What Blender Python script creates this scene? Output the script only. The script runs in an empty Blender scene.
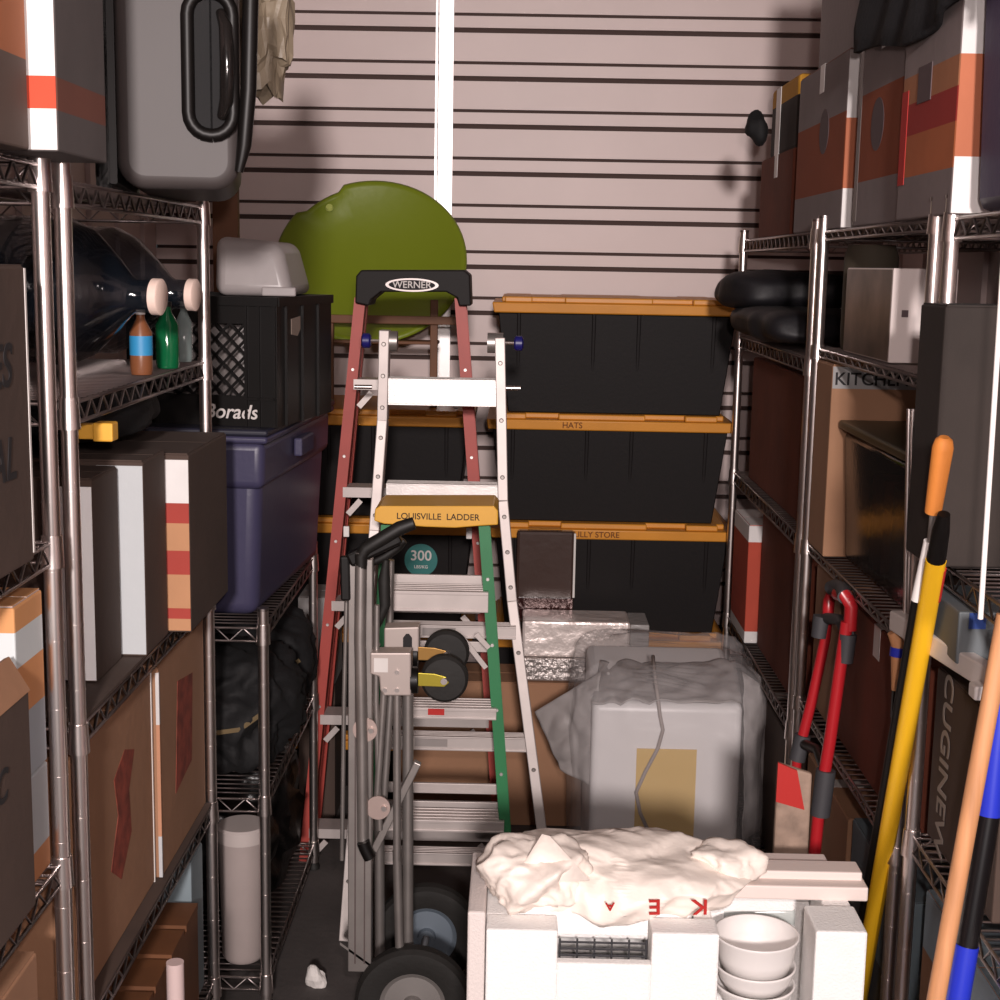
import bpy, bmesh, math, random
from mathutils import Vector, Matrix, noise
random.seed(7)
S = bpy.context.scene
COL = S.collection
PI = math.pi

# ---------------------------------------------------------------- camera
F = 1450.0
EYE = Vector((0, 0, 1.72))
cy = Vector((20 / F, 235 / F, -1)).normalized()          # room axis (+Y) in camera space
cx = Vector((1, -.018, 0)); cx = (cx - cy * cx.dot(cy)).normalized()
cz = cx.cross(cy)
R3 = Matrix((cx, cy, cz))                                # camera -> world
cam = bpy.data.cameras.new('camera'); camo = bpy.data.objects.new('camera', cam); COL.objects.link(camo)
cam.sensor_width = 36; cam.lens = 36 * F / 1000; cam.clip_start = .05
camo.matrix_world = Matrix.Translation(EYE) @ R3.to_4x4()
S.camera = camo

def at(u, v, Y):
    """world point that stands Y metres into the room along the sight line (u, v)"""
    w = R3 @ Vector(((u - 500) / F, (500 - v) / F, -1))
    return EYE + w * (Y / w.y)
def atx(u, v, X):
    w = R3 @ Vector(((u - 500) / F, (500 - v) / F, -1))
    return EYE + w * (X / w.x)

# ---------------------------------------------------------------- world, lights, exposure
W = bpy.data.worlds.new('world'); S.world = W; W.use_nodes = True
W.node_tree.nodes['Background'].inputs[0].default_value = (.9, .95, 1.0, 1)
W.node_tree.nodes['Background'].inputs[1].default_value = .05
def area(name, loc, target, size, power, color):
    l = bpy.data.lights.new(name, 'AREA'); l.shape = 'DISK'; l.size = size; l.energy = power; l.color = color
    o = bpy.data.objects.new(name, l); COL.objects.link(o); o.location = loc
    o.rotation_euler = (Vector(target) - Vector(loc)).to_track_quat('-Z', 'Y').to_euler()
    return o
area('flash_lamp', (.08, -.05, 1.86), (.15, 5, 1.35), .06, 24, (1, .86, .83))
area('corridor_lamp', (.15, -3.2, 2.6), (.1, 5, 1.2), .35, 330, (1, .90, .875))
S.view_settings.view_transform = 'Standard'; S.view_settings.look = 'None'
S.view_settings.gamma = 1; S.view_settings.use_curve_mapping = False
S.view_settings.exposure = .1

# ---------------------------------------------------------------- materials
def s2l(c):
    if isinstance(c, str): c = tuple(int(c[i:i + 2], 16) / 255 for i in (0, 2, 4))
    return tuple((x / 12.92 if x <= .04045 else ((x + .055) / 1.055) ** 2.4) for x in c)
MC = {}
def mat(name, col, rough=.6, metal=0, bump=0, bscale=60, var=.0, vscale=8, alpha=1, bands=None, axis=2, spec=.5, trans=0, coat=0, stretch=None):
    if name in MC: return MC[name]
    m = bpy.data.materials.new(name); m.use_nodes = True
    N = m.node_tree.nodes; L = m.node_tree.links; b = N['Principled BSDF']
    c = s2l(col)
    b.inputs['Base Color'].default_value = (*c, 1)
    b.inputs['Roughness'].default_value = rough; b.inputs['Metallic'].default_value = metal
    b.inputs['Alpha'].default_value = alpha; b.inputs['Specular IOR Level'].default_value = spec
    b.inputs['Transmission Weight'].default_value = trans; b.inputs['Coat Weight'].default_value = coat
    tc = N.new('ShaderNodeTexCoord')
    src = tc.outputs['Object']
    if stretch:
        mp = N.new('ShaderNodeMapping'); mp.inputs['Scale'].default_value = stretch
        L.new(src, mp.inputs[0]); src = mp.outputs[0]
    colout = None
    if bands:
        sp = N.new('ShaderNodeSeparateXYZ'); L.new(tc.outputs['Generated'], sp.inputs[0])
        rp = N.new('ShaderNodeValToRGB'); rp.color_ramp.interpolation = 'CONSTANT'
        e = rp.color_ramp.elements
        while len(e) < len(bands): e.new(.5)
        for i, (p, cc) in enumerate(bands):
            e[i].position = p; e[i].color = (*s2l(cc), 1)
        L.new(sp.outputs[axis], rp.inputs[0]); colout = rp.outputs[0]
    if var:
        nz = N.new('ShaderNodeTexNoise'); nz.inputs['Scale'].default_value = vscale; nz.inputs['Detail'].default_value = 6
        L.new(src, nz.inputs['Vector'])
        mr = N.new('ShaderNodeMapRange'); mr.inputs[1].default_value = .3; mr.inputs[2].default_value = .7
        mr.inputs[3].default_value = 1 - var; mr.inputs[4].default_value = 1 + var * .5
        L.new(nz.outputs[0], mr.inputs[0])
        mx = N.new('ShaderNodeVectorMath'); mx.operation = 'SCALE'
        if colout: L.new(colout, mx.inputs[0])
        else: mx.inputs[0].default_value = c
        L.new(mr.outputs[0], mx.inputs['Scale']); colout = mx.outputs[0]
    if colout: L.new(colout, b.inputs['Base Color'])
    if bump:
        nz = N.new('ShaderNodeTexNoise'); nz.inputs['Scale'].default_value = bscale; nz.inputs['Detail'].default_value = 4
        L.new(src, nz.inputs['Vector'])
        bp = N.new('ShaderNodeBump'); bp.inputs['Strength'].default_value = bump; bp.inputs['Distance'].default_value = .01
        L.new(nz.outputs[0], bp.inputs['Height']); L.new(bp.outputs[0], b.inputs['Normal'])
    MC[name] = m; return m

chrome = mat('chrome', 'e9dfdb', .3, 1)
chromed = mat('chrome_wire', 'a39a98', .35, 1)
alu = mat('aluminium', 'cfc9c6', .42, .8, bump=.05, bscale=200, var=.12, vscale=20)
alub = mat('bright_aluminium', 'c2b8b4', .5, .45, var=.1, vscale=12)
steelg = mat('grey_steel_tube', 'a39c98', .4, .75, var=.15, vscale=14)
blackp = mat('black_plastic', '0f0c0b', .45, spec=.3, var=.2)
blackm = mat('black_matte', '0b0a0c', .8, bump=.3, bscale=30)
blackbin = mat('black_bin_plastic', '100b0b', .6, spec=.25, bump=.04, bscale=90)
orange = mat('ochre_lid', 'cf8a2e', .45, var=.08)
cardb = mat('cardboard', '9a7256', .85, bump=.1, bscale=40, var=.12, vscale=5)
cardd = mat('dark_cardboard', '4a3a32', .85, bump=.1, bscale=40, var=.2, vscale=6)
cardr = mat('red_brown_cardboard', '6e3623', .85, bump=.1, bscale=30, var=.25, vscale=6)
cardg = mat('greyish_cardboard', '7d6d63', .85, bump=.1, bscale=40, var=.2, vscale=6)
whitec = mat('white_card', 'd8d2ce', .7, var=.08)
whitep = mat('white_plastic', 'e4dfdc', .4)
eps = mat('white_foam', 'efedeb', .8, bump=.25, bscale=220, var=.03, vscale=30)
redm = mat('red_enamel', 'a81f26', .3)
redf = mat('red_fibreglass', 'a8433a', .5, var=.12)
greenf = mat('green_fibreglass', '2f7a4c', .45, var=.12)
yellowp = mat('yellow_plastic', 'e0a73a', .45, var=.05)
yellowpole = mat('yellow_enamel', 'e8b321', .35)
darkgrip = mat('dark_grey_rubber', '3b3a3d', .6)
rubber = mat('black_rubber', '15120f', .7, bump=.1)
bluep = mat('blue_plastic', '2433b8', .35)
wood = mat('pale_wood', 'c98f63', .6, var=.25, vscale=6, stretch=(12, 12, .8))
woodb = mat('brown_wood', '6b4226', .65, var=.3, vscale=8)
red = mat('red_ink', 'b3241f', .7)
ink = mat('black_ink', '1d1a1c', .8)
lightink = mat('pale_ink', 'cfc8c4', .7)
tape = mat('pale_tape', 'cfcac6', .35)

# ---------------------------------------------------------------- mesh helpers
class MB:
    def __init__(s): s.b = bmesh.new()
    def hexa(s, p):
        v = [s.b.verts.new(Vector(q)) for q in p]
        for f in ((0, 3, 2, 1), (4, 5, 6, 7), (0, 1, 5, 4), (1, 2, 6, 5), (2, 3, 7, 6), (3, 0, 4, 7)):
            s.b.faces.new([v[i] for i in f])
        return s
    def box(s, x0, x1, y0, y1, z0, z1, tx=0, ty=0):
        """tx, ty shrink the bottom by that much on each side"""
        return s.hexa([(x0 + tx, y0 + ty, z0), (x1 - tx, y0 + ty, z0), (x1 - tx, y1 - ty, z0), (x0 + tx, y1 - ty, z0),
                       (x0, y0, z1), (x1, y0, z1), (x1, y1, z1), (x0, y1, z1)])
    def bar(s, p, q, w, d, side=(1, 0, 0)):
        """rectangular bar from p to q, w wide along side, d deep"""
        p, q = Vector(p), Vector(q); a = (q - p).normalized(); u = Vector(side); u = (u - a * u.dot(a)).normalized(); v = a.cross(u)
        c = [(-1, -1), (1, -1), (1, 1), (-1, 1)]
        return s.hexa([p + u * w / 2 * i + v * d / 2 * j for i, j in c] + [q + u * w / 2 * i + v * d / 2 * j for i, j in c])
    def tube(s, pts, r, n=10, cap=True):
        pts = [Vector(p) for p in pts]; rs = r if isinstance(r, (list, tuple)) else [r] * len(pts)
        rings = []; u = None
        for i, p in enumerate(pts):
            a = (pts[min(i + 1, len(pts) - 1)] - pts[max(i - 1, 0)]).normalized()
            if u is None: u = a.orthogonal().normalized()
            u = (u - a * u.dot(a)).normalized(); v = a.cross(u)
            rings.append([s.b.verts.new(p + (u * math.cos(t) + v * math.sin(t)) * rs[i]) for t in [2 * PI * k / n for k in range(n)]])
        for A, B in zip(rings, rings[1:]):
            for k in range(n): s.b.faces.new((A[k], A[(k + 1) % n], B[(k + 1) % n], B[k]))
        if cap: s.b.faces.new(rings[0][::-1]); s.b.faces.new(rings[-1])
        return s
    def lathe(s, prof, o, axis=(0, 0, 1), n=28, cap=True):
        """prof: (radius, height) pairs turned about axis through o"""
        o = Vector(o); a = Vector(axis).normalized(); u = a.orthogonal().normalized(); v = a.cross(u); rings = []
        for r, h in prof:
            r = max(r, .0004)
            rings.append([s.b.verts.new(o + a * h + (u * math.cos(t) + v * math.sin(t)) * r) for t in [2 * PI * k / n for k in range(n)]])
        for A, B in zip(rings, rings[1:]):
            for k in range(n): s.b.faces.new((A[k], A[(k + 1) % n], B[(k + 1) % n], B[k]))
        if cap: s.b.faces.new(rings[0][::-1]); s.b.faces.new(rings[-1])
        return s
    def prism(s, pts, d):
        """closed polygon of world points pushed along vector d"""
        d = Vector(d); A = [s.b.verts.new(Vector(p)) for p in pts]; B = [s.b.verts.new(Vector(p) + d) for p in pts]; n = len(pts)
        s.b.faces.new(A[::-1]); s.b.faces.new(B)
        for k in range(n): s.b.faces.new((A[k], A[(k + 1) % n], B[(k + 1) % n], B[k]))
        return s
    def blob(s, c, r, amp=.15, freq=6, seed=0, e=1, sub=4, floor=None, ridge=False):
        """noisy superellipsoid; e<1 boxier"""
        t = bmesh.new(); bmesh.ops.create_icosphere(t, subdivisions=sub, radius=1); c = Vector(c); mp = {}
        for v in t.verts:
            d = v.co.normalized()
            q = Vector([math.copysign(abs(k) ** e, k) for k in d]); 
            P = Vector((q.x * r[0], q.y * r[1], q.z * r[2]))
            nn = noise.noise(P * freq + Vector((seed, seed * 2, 0)))
            if ridge: nn = .5 - abs(nn) * 2.2 + .4 * (.4 - abs(noise.noise(P * freq * 2.3 + Vector((seed, 7, 3)))) * 2) + .10 * (.4 - abs(noise.noise(P * freq * 5.1 + Vector((seed, 1, 9)))) * 3)
            P = P * (1 + amp * nn) + c
            if floor is not None and P.z < floor: P.z = floor + (P.z - floor) * .02
            mp[v] = s.b.verts.new(P)
        for f in t.faces: s.b.faces.new([mp[v] for v in f.verts])
        t.free(); return s

def obj(name, mb, m, parent=None, smooth=False, bevel=0, seg=2):
    me = bpy.data.meshes.new(name)
    bmesh.ops.recalc_face_normals(mb.b, faces=mb.b.faces)
    mb.b.to_mesh(me); mb.b.free(); me.materials.append(m)
    o = bpy.data.objects.new(name, me); COL.objects.link(o)
    if parent:
        o.parent = parent
        o.matrix_parent_inverse = parent.matrix_basis.inverted()
    if smooth:
        for p in me.polygons: p.use_smooth = True
        if smooth != 'all': me.set_sharp_from_angle(angle=math.radians(38))
    if bevel:
        md = o.modifiers.new('b', 'BEVEL'); md.width = bevel; md.segments = seg; md.limit_method = 'ANGLE'; md.angle_limit = .7
    return o
def tag(o, label, cat, group=None, kind=None):
    if label: o['label'] = label
    if cat: o['category'] = cat
    if group: o['group'] = group
    if kind: o['kind'] = kind
    return o
def thing(name, label, cat, loc, group=None, rotz=0):
    o = bpy.data.objects.new(name, None); COL.objects.link(o); o.location = loc; o.empty_display_size = .1
    o.rotation_euler = (0, 0, rotz)
    return tag(o, label, cat, group)
def struct(name, mb, m, parent=None):
    o = obj(name, mb, m, parent)
    if not parent: o['kind'] = 'structure'
    return o
def writing(name, s, size, loc, right, up, m, parent, ext=.0008, shear=0, label=None):
    cu = bpy.data.curves.new(name, 'FONT'); cu.body = s; cu.size = size; cu.extrude = ext; cu.align_x = 'CENTER'; cu.align_y = 'CENTER'; cu.shear = shear; cu.offset = size * .012
    t = bpy.data.objects.new('tmp', cu); COL.objects.link(t)
    bpy.context.view_layer.update()
    me = bpy.data.meshes.new_from_object(t.evaluated_get(bpy.context.evaluated_depsgraph_get()))
    bpy.data.objects.remove(t)
    r = Vector(right).normalized(); u = Vector(up); u = (u - r * u.dot(r)).normalized(); n = r.cross(u)
    M = Matrix.Translation(Vector(loc) + n * ext * 1.1) @ Matrix((r, u, n)).transposed().to_4x4()
    me.transform(M); me.materials.clear(); me.materials.append(m)
    o = bpy.data.objects.new(name, me); COL.objects.link(o)
    if parent: o.parent = parent; o.matrix_parent_inverse = parent.matrix_basis.inverted()
    return o

# ================================================================ STRUCTURE
WL, WR, WB, ZC = -1.27, 1.27, 5.12, 2.95
conc = mat('dark_concrete', '4b4543', .8, bump=.15, bscale=50, var=.3, vscale=4)
panel = mat('cream_painted_steel', 'cdbab6', .45, bump=.06, bscale=14, var=.05, vscale=3)
gap = mat('dark_panel_seam', '46342f', .8)  # dark brown for the strips set back between pan and rib
struct('floor', MB().box(WL - .1, WR + .1, -1.2, WB + .1, -.1, 0), conc)
struct('ceiling', MB().box(WL - .1, WR + .1, .2, WB + .1, ZC, ZC + .1), mat('ceiling_steel', 'a39a96', .6))
b = MB(); b.box(WL, WR, WB + .03, WB + .1, 0, ZC)
PITCH = .1588
z0 = at(430, 62, WB).z - .052 - PITCH * 14
seams = MB(); k = 0; z = z0 - PITCH
while z < ZC:
    lo, hi = max(z + .057, 0), min(z + PITCH - .0085, ZC)          # wide flat pan, then a narrow raised rib
    if hi > lo: b.box(WL, WR, WB, WB + .03, lo, hi)
    lo, hi = max(z + .008, 0), min(z + .046, ZC)
    if hi > lo: b.box(WL, WR, WB - .004, WB + .03, lo, hi)
    for s0, s1 in ((z - .0085, z + .008), (z + .046, z + .057)):
        if s0 > 0 and s1 < ZC: seams.box(WL, WR, WB + .012, WB + .03, s0, s1)
    z += PITCH
wb = struct('wall_back', b, panel)
struct('trim_2', seams, gap)
for sgn, nm in ((-1, 'wall_left'), (1, 'wall_right')):
    b = MB(); X = WL if sgn < 0 else WR
    b.box(min(X, X + sgn * .05), max(X, X + sgn * .05), .2, WB, 0, ZC)
    for i in range(16):
        y = .4 + i * .3; b.box(min(X - sgn * .015, X), max(X - sgn * .015, X), y, y + .06, 0, ZC)
    struct(nm, b, panel)
# the wall's upright stud
pa, pb = at(435, 100, WB - .03).x, at(453, 100, WB - .03).x
b = MB(); b.box(pa + .012, pb, WB - .03, WB - .005, .0, ZC); b.box(pa, pa + .008, WB - .022, WB - .005, 0, ZC)
struct('trim_1', b, mat('white_galvanised_stud', 'e6e2e0', .35, .3))

# ================================================================ WIRE SHELVING
PR = .0125
def wire_unit(label, X0, X1, Y0, Y1, tiers, top, liner=(), d=.036):
    cxm, cym = (X0 + X1) / 2, (Y0 + Y1) / 2
    t = thing('wire_shelving_unit', label, 'shelving unit', (cxm, cym, 0))
    for x in (X0 + PR, X1 - PR):
        for y in (Y0 + PR, Y1 - PR):
            b = MB().tube([(x, y, .02), (x, y, top)], PR, 14)
            for k in range(int(top / .1)): b.tube([(x, y, .08 + k * .1), (x, y, .083 + k * .1)], PR + .0004, 14)
            p = obj('post', b, chrome, t, True)
            obj('cap', MB().tube([(x, y, top), (x, y, top + .006)], PR + .001, 12), chromed, p, True)
            obj('foot', MB().tube([(x, y, 0), (x, y, .008), (x, y, .02)], [.017, .017, .008], 12), rubber, p, True)
    x0, x1, y0, y1 = X0 + PR, X1 - PR, Y0 + PR, Y1 - PR
    for i, z in enumerate(tiers):
        b = MB()
        for (p, q) in (((x0, y0), (x0, y1)), ((x1, y0), (x1, y1)), ((x0, y0), (x1, y0)), ((x0, y1), (x1, y1))):
            L = math.hypot(q[0] - p[0], q[1] - p[1]); ux, uy = (q[0] - p[0]) / L, (q[1] - p[1]) / L
            a, c = .013, L - .013
            for zz in (z - .006, z - d): b.tube([(p[0] + ux * a, p[1] + uy * a, zz), (p[0] + ux * c, p[1] + uy * c, zz)], .0032, 6)
            n = max(4, int(L / .032)); pts = []
            for k in range(n + 1):
                s = a + (c - a) * k / n; pts.append((p[0] + ux * s, p[1] + uy * s, z - .006 if k % 2 else z - d))
            b.tube(pts, .0024, 5)
        n = int((y1 - y0) / .028)
        for k in range(1, n):
            y = y0 + (y1 - y0) * k / n; b.tube([(x0, y, z - .0025), (x1, y, z - .0025)], .0022, 4)
        for k in (1, 2): 
            x = x0 + (x1 - x0) * k / 3; b.tube([(x, y0, z - .008), (x, y1, z - .008)], .0028, 5)
        sh = obj('shelf', b, chromed, t, 'all')
        for x in (x0, x1):
            for y in (y0, y1):
                obj('collar', MB().tube([(x, y, z - d - .006), (x, y, z + .004)], [.0165, .0145], 14), chrome, sh, True)
        if i in liner:
            obj('liner_board', MB().box(x0 + .016, x1 + .004 if X1 < 0 else x1 - .016, y0 + .016, y1 - .016, z + .0002, z + .006), cardd, t)
    return t
LX, RX = -.6375, .667
wire_unit('chrome wire shelving unit nearest the camera on the left', LX - .46, LX, 1.08, 2.005, (1.848, 1.33, .855, .36, .1), 1.843)
wire_unit('chrome wire shelving unit in the middle on the left, holding the grey hard case', LX - .46, LX, 2.075, 3.02, (1.83, 1.515, 1.025, .55, .14), 1.858, liner=(2, 3))
wire_unit('low dark wire shelving unit under the blue tote and milk crate', -1.03, -.545, 3.13, 3.945, (.915, .515, .08), .95)
wire_unit('chrome wire shelving unit at the far right beside the black bins', RX, RX + .46, 3.375, 4.5, (1.81, 1.52, 1.10, .64, .15), 1.83)
wire_unit('chrome wire shelving unit in the middle on the right with the white product box', RX, RX + .46, 2.405, 3.325, (1.81, 1.55, 1.10, .725, .15), 1.835, d=.022)
wire_unit('chrome wire shelving unit nearest the camera on the right', RX, RX + .46, 1.42, 2.345, (1.81, 1.27, .79, .15), 1.835)
lin = .0065

# ================================================================ BOXES
print_w = [(0, 'd9d5d2'), (.24, 'c46a35'), (.66, 'd9d5d2')]
def carton(label, x0, x1, y0, y1, z0, z1, m, group=None, tapez=True, name='cardboard_box', cat='box', rotz=0, flaps=True):
    t = thing(name, label, cat, ((x0 + x1) / 2, (y0 + y1) / 2, z0), group)
    obj('body', MB().box(x0, x1, y0, y1, z0, z1), m, t, bevel=.003)
    if flaps:
        yc = (y0 + y1) / 2
        b = MB().box(x0 + .003, x1 - .003, y0 + .003, yc - .002, z1, z1 + .0025); b.box(x0 + .003, x1 - .003, yc + .002, y1 - .003, z1, z1 + .0025)
        obj('flap', b, m, t)
    if tapez:
        yc = (y0 + y1) / 2
        b = MB().box(x0 - .0006, x1 + .0006, yc - .024, yc + .024, z1 + .0026, z1 + .0032)
        b.box(x0 - .0008, x0, yc - .024, yc + .024, z1 - .06, z1 + .0032); b.box(x1, x1 + .0008, yc - .024, yc + .024, z1 - .06, z1 + .0032)
        obj('packing_tape', b, tape, t)
    bpy.context.view_layer.update()
    return t
def mbands(n, bands, **k): return mat(n, 'ffffff', .8, bands=bands, bump=.05, bscale=40, var=.1, vscale=7, **k)
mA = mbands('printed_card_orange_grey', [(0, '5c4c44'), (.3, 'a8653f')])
mB = mbands('shaded_card_faint_stripe', [(0, '5a5453'), (.13, '74483c'), (.235, '5a5453')])  # white box sides greyed, grazing shade put into the colour
mBf = mbands('white_card_red_stripe', [(0, 'e3e0de'), (.13, 'cf4a30'), (.235, 'e3e0de')])  # same print in its lit colours, for the end panel
mN1 = mbands('shaded_card_orange', [(0, '857a7a'), (.22, '8f4524'), (.66, '857a7a')])  # aisle side print darkened to carry the grazing shade
mN1f = mbands('printed_card_end', [(0, 'e5e1df'), (.22, 'b3694a'), (.62, 'd8d4d2')])  # brighter lit print for the ends facing the lamp
mE = mbands('printed_card_striped', [(0, 'b98762'), (.07, 'a33c32'), (.13, 'b98762'), (.33, 'a33c32'), (.47, 'b98762'), (.63, 'a33c32'), (.75, 'e2dfdd')])
mI = mbands('printed_card_layers', [(0, '9fa6ad'), (.38, 'c98a58'), (.62, 'c98a58'), (.66, 'c5cbcc'), (.86, 'c98f5c')])

# --- left, nearest unit
T0 = 1.85
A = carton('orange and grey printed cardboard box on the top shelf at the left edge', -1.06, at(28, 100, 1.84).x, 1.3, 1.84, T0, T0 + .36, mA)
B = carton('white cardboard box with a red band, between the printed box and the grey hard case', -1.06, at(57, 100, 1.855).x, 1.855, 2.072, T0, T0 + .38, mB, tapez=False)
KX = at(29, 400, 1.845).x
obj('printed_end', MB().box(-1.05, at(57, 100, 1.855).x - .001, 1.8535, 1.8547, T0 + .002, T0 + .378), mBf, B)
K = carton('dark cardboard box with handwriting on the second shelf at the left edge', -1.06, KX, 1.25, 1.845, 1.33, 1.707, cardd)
writing('handwriting', 'KES', .075, (KX + .0005, 1.72, 1.585), (0, 1, 0), (0, 0, 1), ink, K, .0005, .2)
writing('handwriting', 'ITAL', .075, (KX + .0005, 1.71, 1.47), (0, 1, 0), (0, 0, 1), ink, K, .0005, .2)
obj('edge_tape', MB().box(KX - .002, KX + .001, 1.841, 1.8465, 1.34, 1.705), tape, K)
FX = at(31, 750, 1.84).x
Fb = carton('open dark cardboard box with a slanted flap on the third shelf at the left edge', -1.06, FX, 1.3, 1.84, .855, 1.155, cardd, tapez=False, flaps=False)
obj('flap', MB().hexa([(FX - .008, 1.32, 1.155), (FX + .002, 1.32, 1.155), (FX + .002, 1.84, 1.155), (FX - .008, 1.84, 1.155), (FX - .028, 1.33, 1.2), (FX - .021, 1.33, 1.203), (FX - .021, 1.83, 1.203), (FX - .028, 1.83, 1.2)]), cardb, Fb)
writing('handwriting', 'MISC', .06, (FX + .0005, 1.68, 1.06), (0, 1, 0), (0, 0, 1), ink, Fb, .0005, .2)
carton('grey and orange cardboard box low behind the nearest left post', -1.06, -.66, 1.86, 1.974, .855, 1.01, mbands('card_grey_orange', [(0, 'b57a50'), (.28, 'a9adb0')]), tapez=False, flaps=False)
I1 = carton('orange and white striped cardboard box stacked behind the nearest left post', -1.06, -.66, 1.86, 1.974, 1.012, 1.26, mI, tapez=False)
obj('red_mark', MB().box(-.685, -.672, 1.8585, 1.8602, 1.105, 1.15), red, I1)
carton('plain tan cardboard box on the lowest visible left shelf', -1.06, -.67, 1.3, 1.93, .36, .74, cardb)
carton('small yellowish cardboard box on the bottom left shelf', -1.0, -.67, 1.2, 1.8, .1, .3, cardb)
b = MB().blob((-.85, 1.74, 1.762), (.15, .1, .047), .2, 14, 3, .7)
tag(obj('plastic_bag', b, mat('dark_blue_film', '14161f', .25, bump=.4), smooth='all'), 'dark blue plastic bag squeezed on the handwritten box', 'bag')

# --- left, middle unit, third shelf
z = 1.025 + lin
zt = lambda u, v, Y: at(u, v, Y).z
wr = mat('wrinkled_white_card', 'ffffff', .55, bump=.15, bscale=25)
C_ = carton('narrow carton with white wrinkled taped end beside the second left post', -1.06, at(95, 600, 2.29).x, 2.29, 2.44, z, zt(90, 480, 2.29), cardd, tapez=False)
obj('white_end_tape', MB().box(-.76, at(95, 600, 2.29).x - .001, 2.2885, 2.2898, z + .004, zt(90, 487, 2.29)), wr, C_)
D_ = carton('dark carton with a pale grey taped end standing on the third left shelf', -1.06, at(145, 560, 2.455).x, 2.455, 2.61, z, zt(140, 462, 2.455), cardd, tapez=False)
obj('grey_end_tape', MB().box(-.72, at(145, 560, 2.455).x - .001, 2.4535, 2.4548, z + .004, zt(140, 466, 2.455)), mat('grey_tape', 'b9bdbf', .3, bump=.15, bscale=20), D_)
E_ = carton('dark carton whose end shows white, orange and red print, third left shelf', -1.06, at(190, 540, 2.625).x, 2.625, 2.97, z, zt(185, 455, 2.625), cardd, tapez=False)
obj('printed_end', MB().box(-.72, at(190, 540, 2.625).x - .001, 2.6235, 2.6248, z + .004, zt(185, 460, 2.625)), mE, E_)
# fourth shelf
z = .55 + lin
G_ = carton('large brown carton with a red logo, nearer one under the third left shelf', -1.07, -.668, 2.105, 2.585, z, .965, cardb, tapez=False)
obj('edge_tape', MB().box(-.672, -.6665, 2.581, 2.5865, z, .965), tape, G_)
obj('red_logo', MB().prism([(-.668, y, z) for y, z in ((2.3, .70), (2.36, .66), (2.43, .72), (2.42, .80), (2.46, .86), (2.40, .88), (2.33, .85), (2.35, .78))], (.0008, 0, 0)), mat('faded_red_ink', '8c4030', .8, var=.5, vscale=30), G_)
H_ = carton('large brown carton with a red logo, farther one under the third left shelf', -1.07, -.658, 2.6, 2.99, z, .97, cardb, tapez=False)
obj('edge_tape', MB().box(-.663, -.6565, 2.5985, 2.604, z + .002, .96), mbands('tape_grey_orange', [(0, 'b9b9bb'), (.2, 'b98567'), (.75, 'c9c5c3')]), H_)
obj('red_logo', MB().prism([(-.658, 2.72, .68), (-.658, 2.86, .70), (-.658, 2.88, .88), (-.658, 2.75, .9)], (.0008, 0, 0)), MC['faded_red_ink'], H_)
# bottom shelf: slatted crate, pale box, pipe
ZK = at(195, 903, 2.84).z
cr = thing('wooden_crate', 'brown slatted wooden crate on the bottom shelf under the logo cartons', 'crate', (-.85, 2.62, .14))
for k in range(4): obj('slat', MB().box(-1.05, -.645, 2.36 + k * .125, 2.465 + k * .125, ZK - .013, ZK), woodb, cr)
obj('side_board', MB().box(-.66, -.646, 2.36, 2.84, .142, ZK - .014), woodb, cr)
obj('side_board', MB().box(-1.05, -1.036, 2.36, 2.84, .142, ZK - .014), woodb, cr)
carton('pale blue grey flat carton at the back of the bottom left shelf', -1.05, -.665, 2.87, 2.98, .142, ZK + .075, mat('bluegrey_card', '7f8c92', .7, var=.15), tapez=False)
pp = at(175, 962, 2.3)
b = MB().tube([(pp.x, pp.y, .0), (pp.x, pp.y, pp.z)], .015, 16)
tag(obj('plastic_pipe', b, mat('pinkish_white_pvc', 'c9b3b0', .4), smooth=True), 'short pale plastic pipe standing in front of the wooden crate', 'pipe')

# --- left, middle unit, second tier: water jugs, bottles
clearblue = mat('blue_clear_plastic', '10171f', .1, bump=.05, bscale=6, trans=.0, alpha=.6, spec=.8)
cap = mat('cream_cap', 'e9cfc2', .5)
def jug(label, tip, ax, L, R, z0):
    t = thing('water_jug', label, 'water jug', (tip[0] - ax[0] * L / 2, tip[1] - ax[1] * L / 2, z0), 'large water jugs lying on the second left shelf')
    a = Vector(ax).normalized(); o = Vector(tip) - a * L
    prof = [(.02, 0), (R * .8, 0), (R, .02), (R, .07), (R * .965, .08), (R, .09), (R, .15), (R * .965, .16), (R, .17), (R, L - .16), (R * .85, L - .12), (R * .5, L - .075), (.034, L - .05), (.028, L - .04), (.028, L - .012)]
    obj('bottle_body', MB().lathe(prof, o, a, 36), clearblue, t, 'all')
    c = obj('cap', MB().lathe([(.028, L - .014), (.031, L - .012), (.031, L + .002), (.028, L + .004)], o, a, 24), cap, t, True)
    return t
tip = at(160, 297, 2.47); jug('blue water jug lying with its cream cap out, nearer of two', tip, (.93, -.1, -.03), .38, .125, 1.515)
tip = at(195, 295, 2.82); jug('blue water jug lying with its cream cap out, farther one near the chrome post', tip, (.93, -.1, -.03), .36, .122, 1.515)
def bottle(label, p, h, r, m, lm=None, capm=None, band=(.3, .6)):
    t = thing('bottle', label, 'bottle', p, 'small bottles by the water jugs'); 
    obj('bottle_body', MB().lathe([(r * .9, 0), (r, .01), (r, h * .65), (r * .4, h * .85), (r * .35, h * .93)], p, n=20), m, t, True)
    obj('cap', MB().lathe([(r * .42, h * .925), (r * .42, h)], p, n=16), capm or whitep, t, True)
    if lm: obj('paper_label', MB().lathe([(r * 1.02, h * band[0]), (r * 1.02, h * band[1])], p, n=20, cap=False), lm, t, True)
sky = mat('sky_blue_label', '2d86b8', .5)
bottle('small bottle with a blue label standing between the two jug caps', (-.672, 2.585, 1.515), .115, .02, mat('amber_plastic', '7a4b30', .3), sky)
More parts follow.
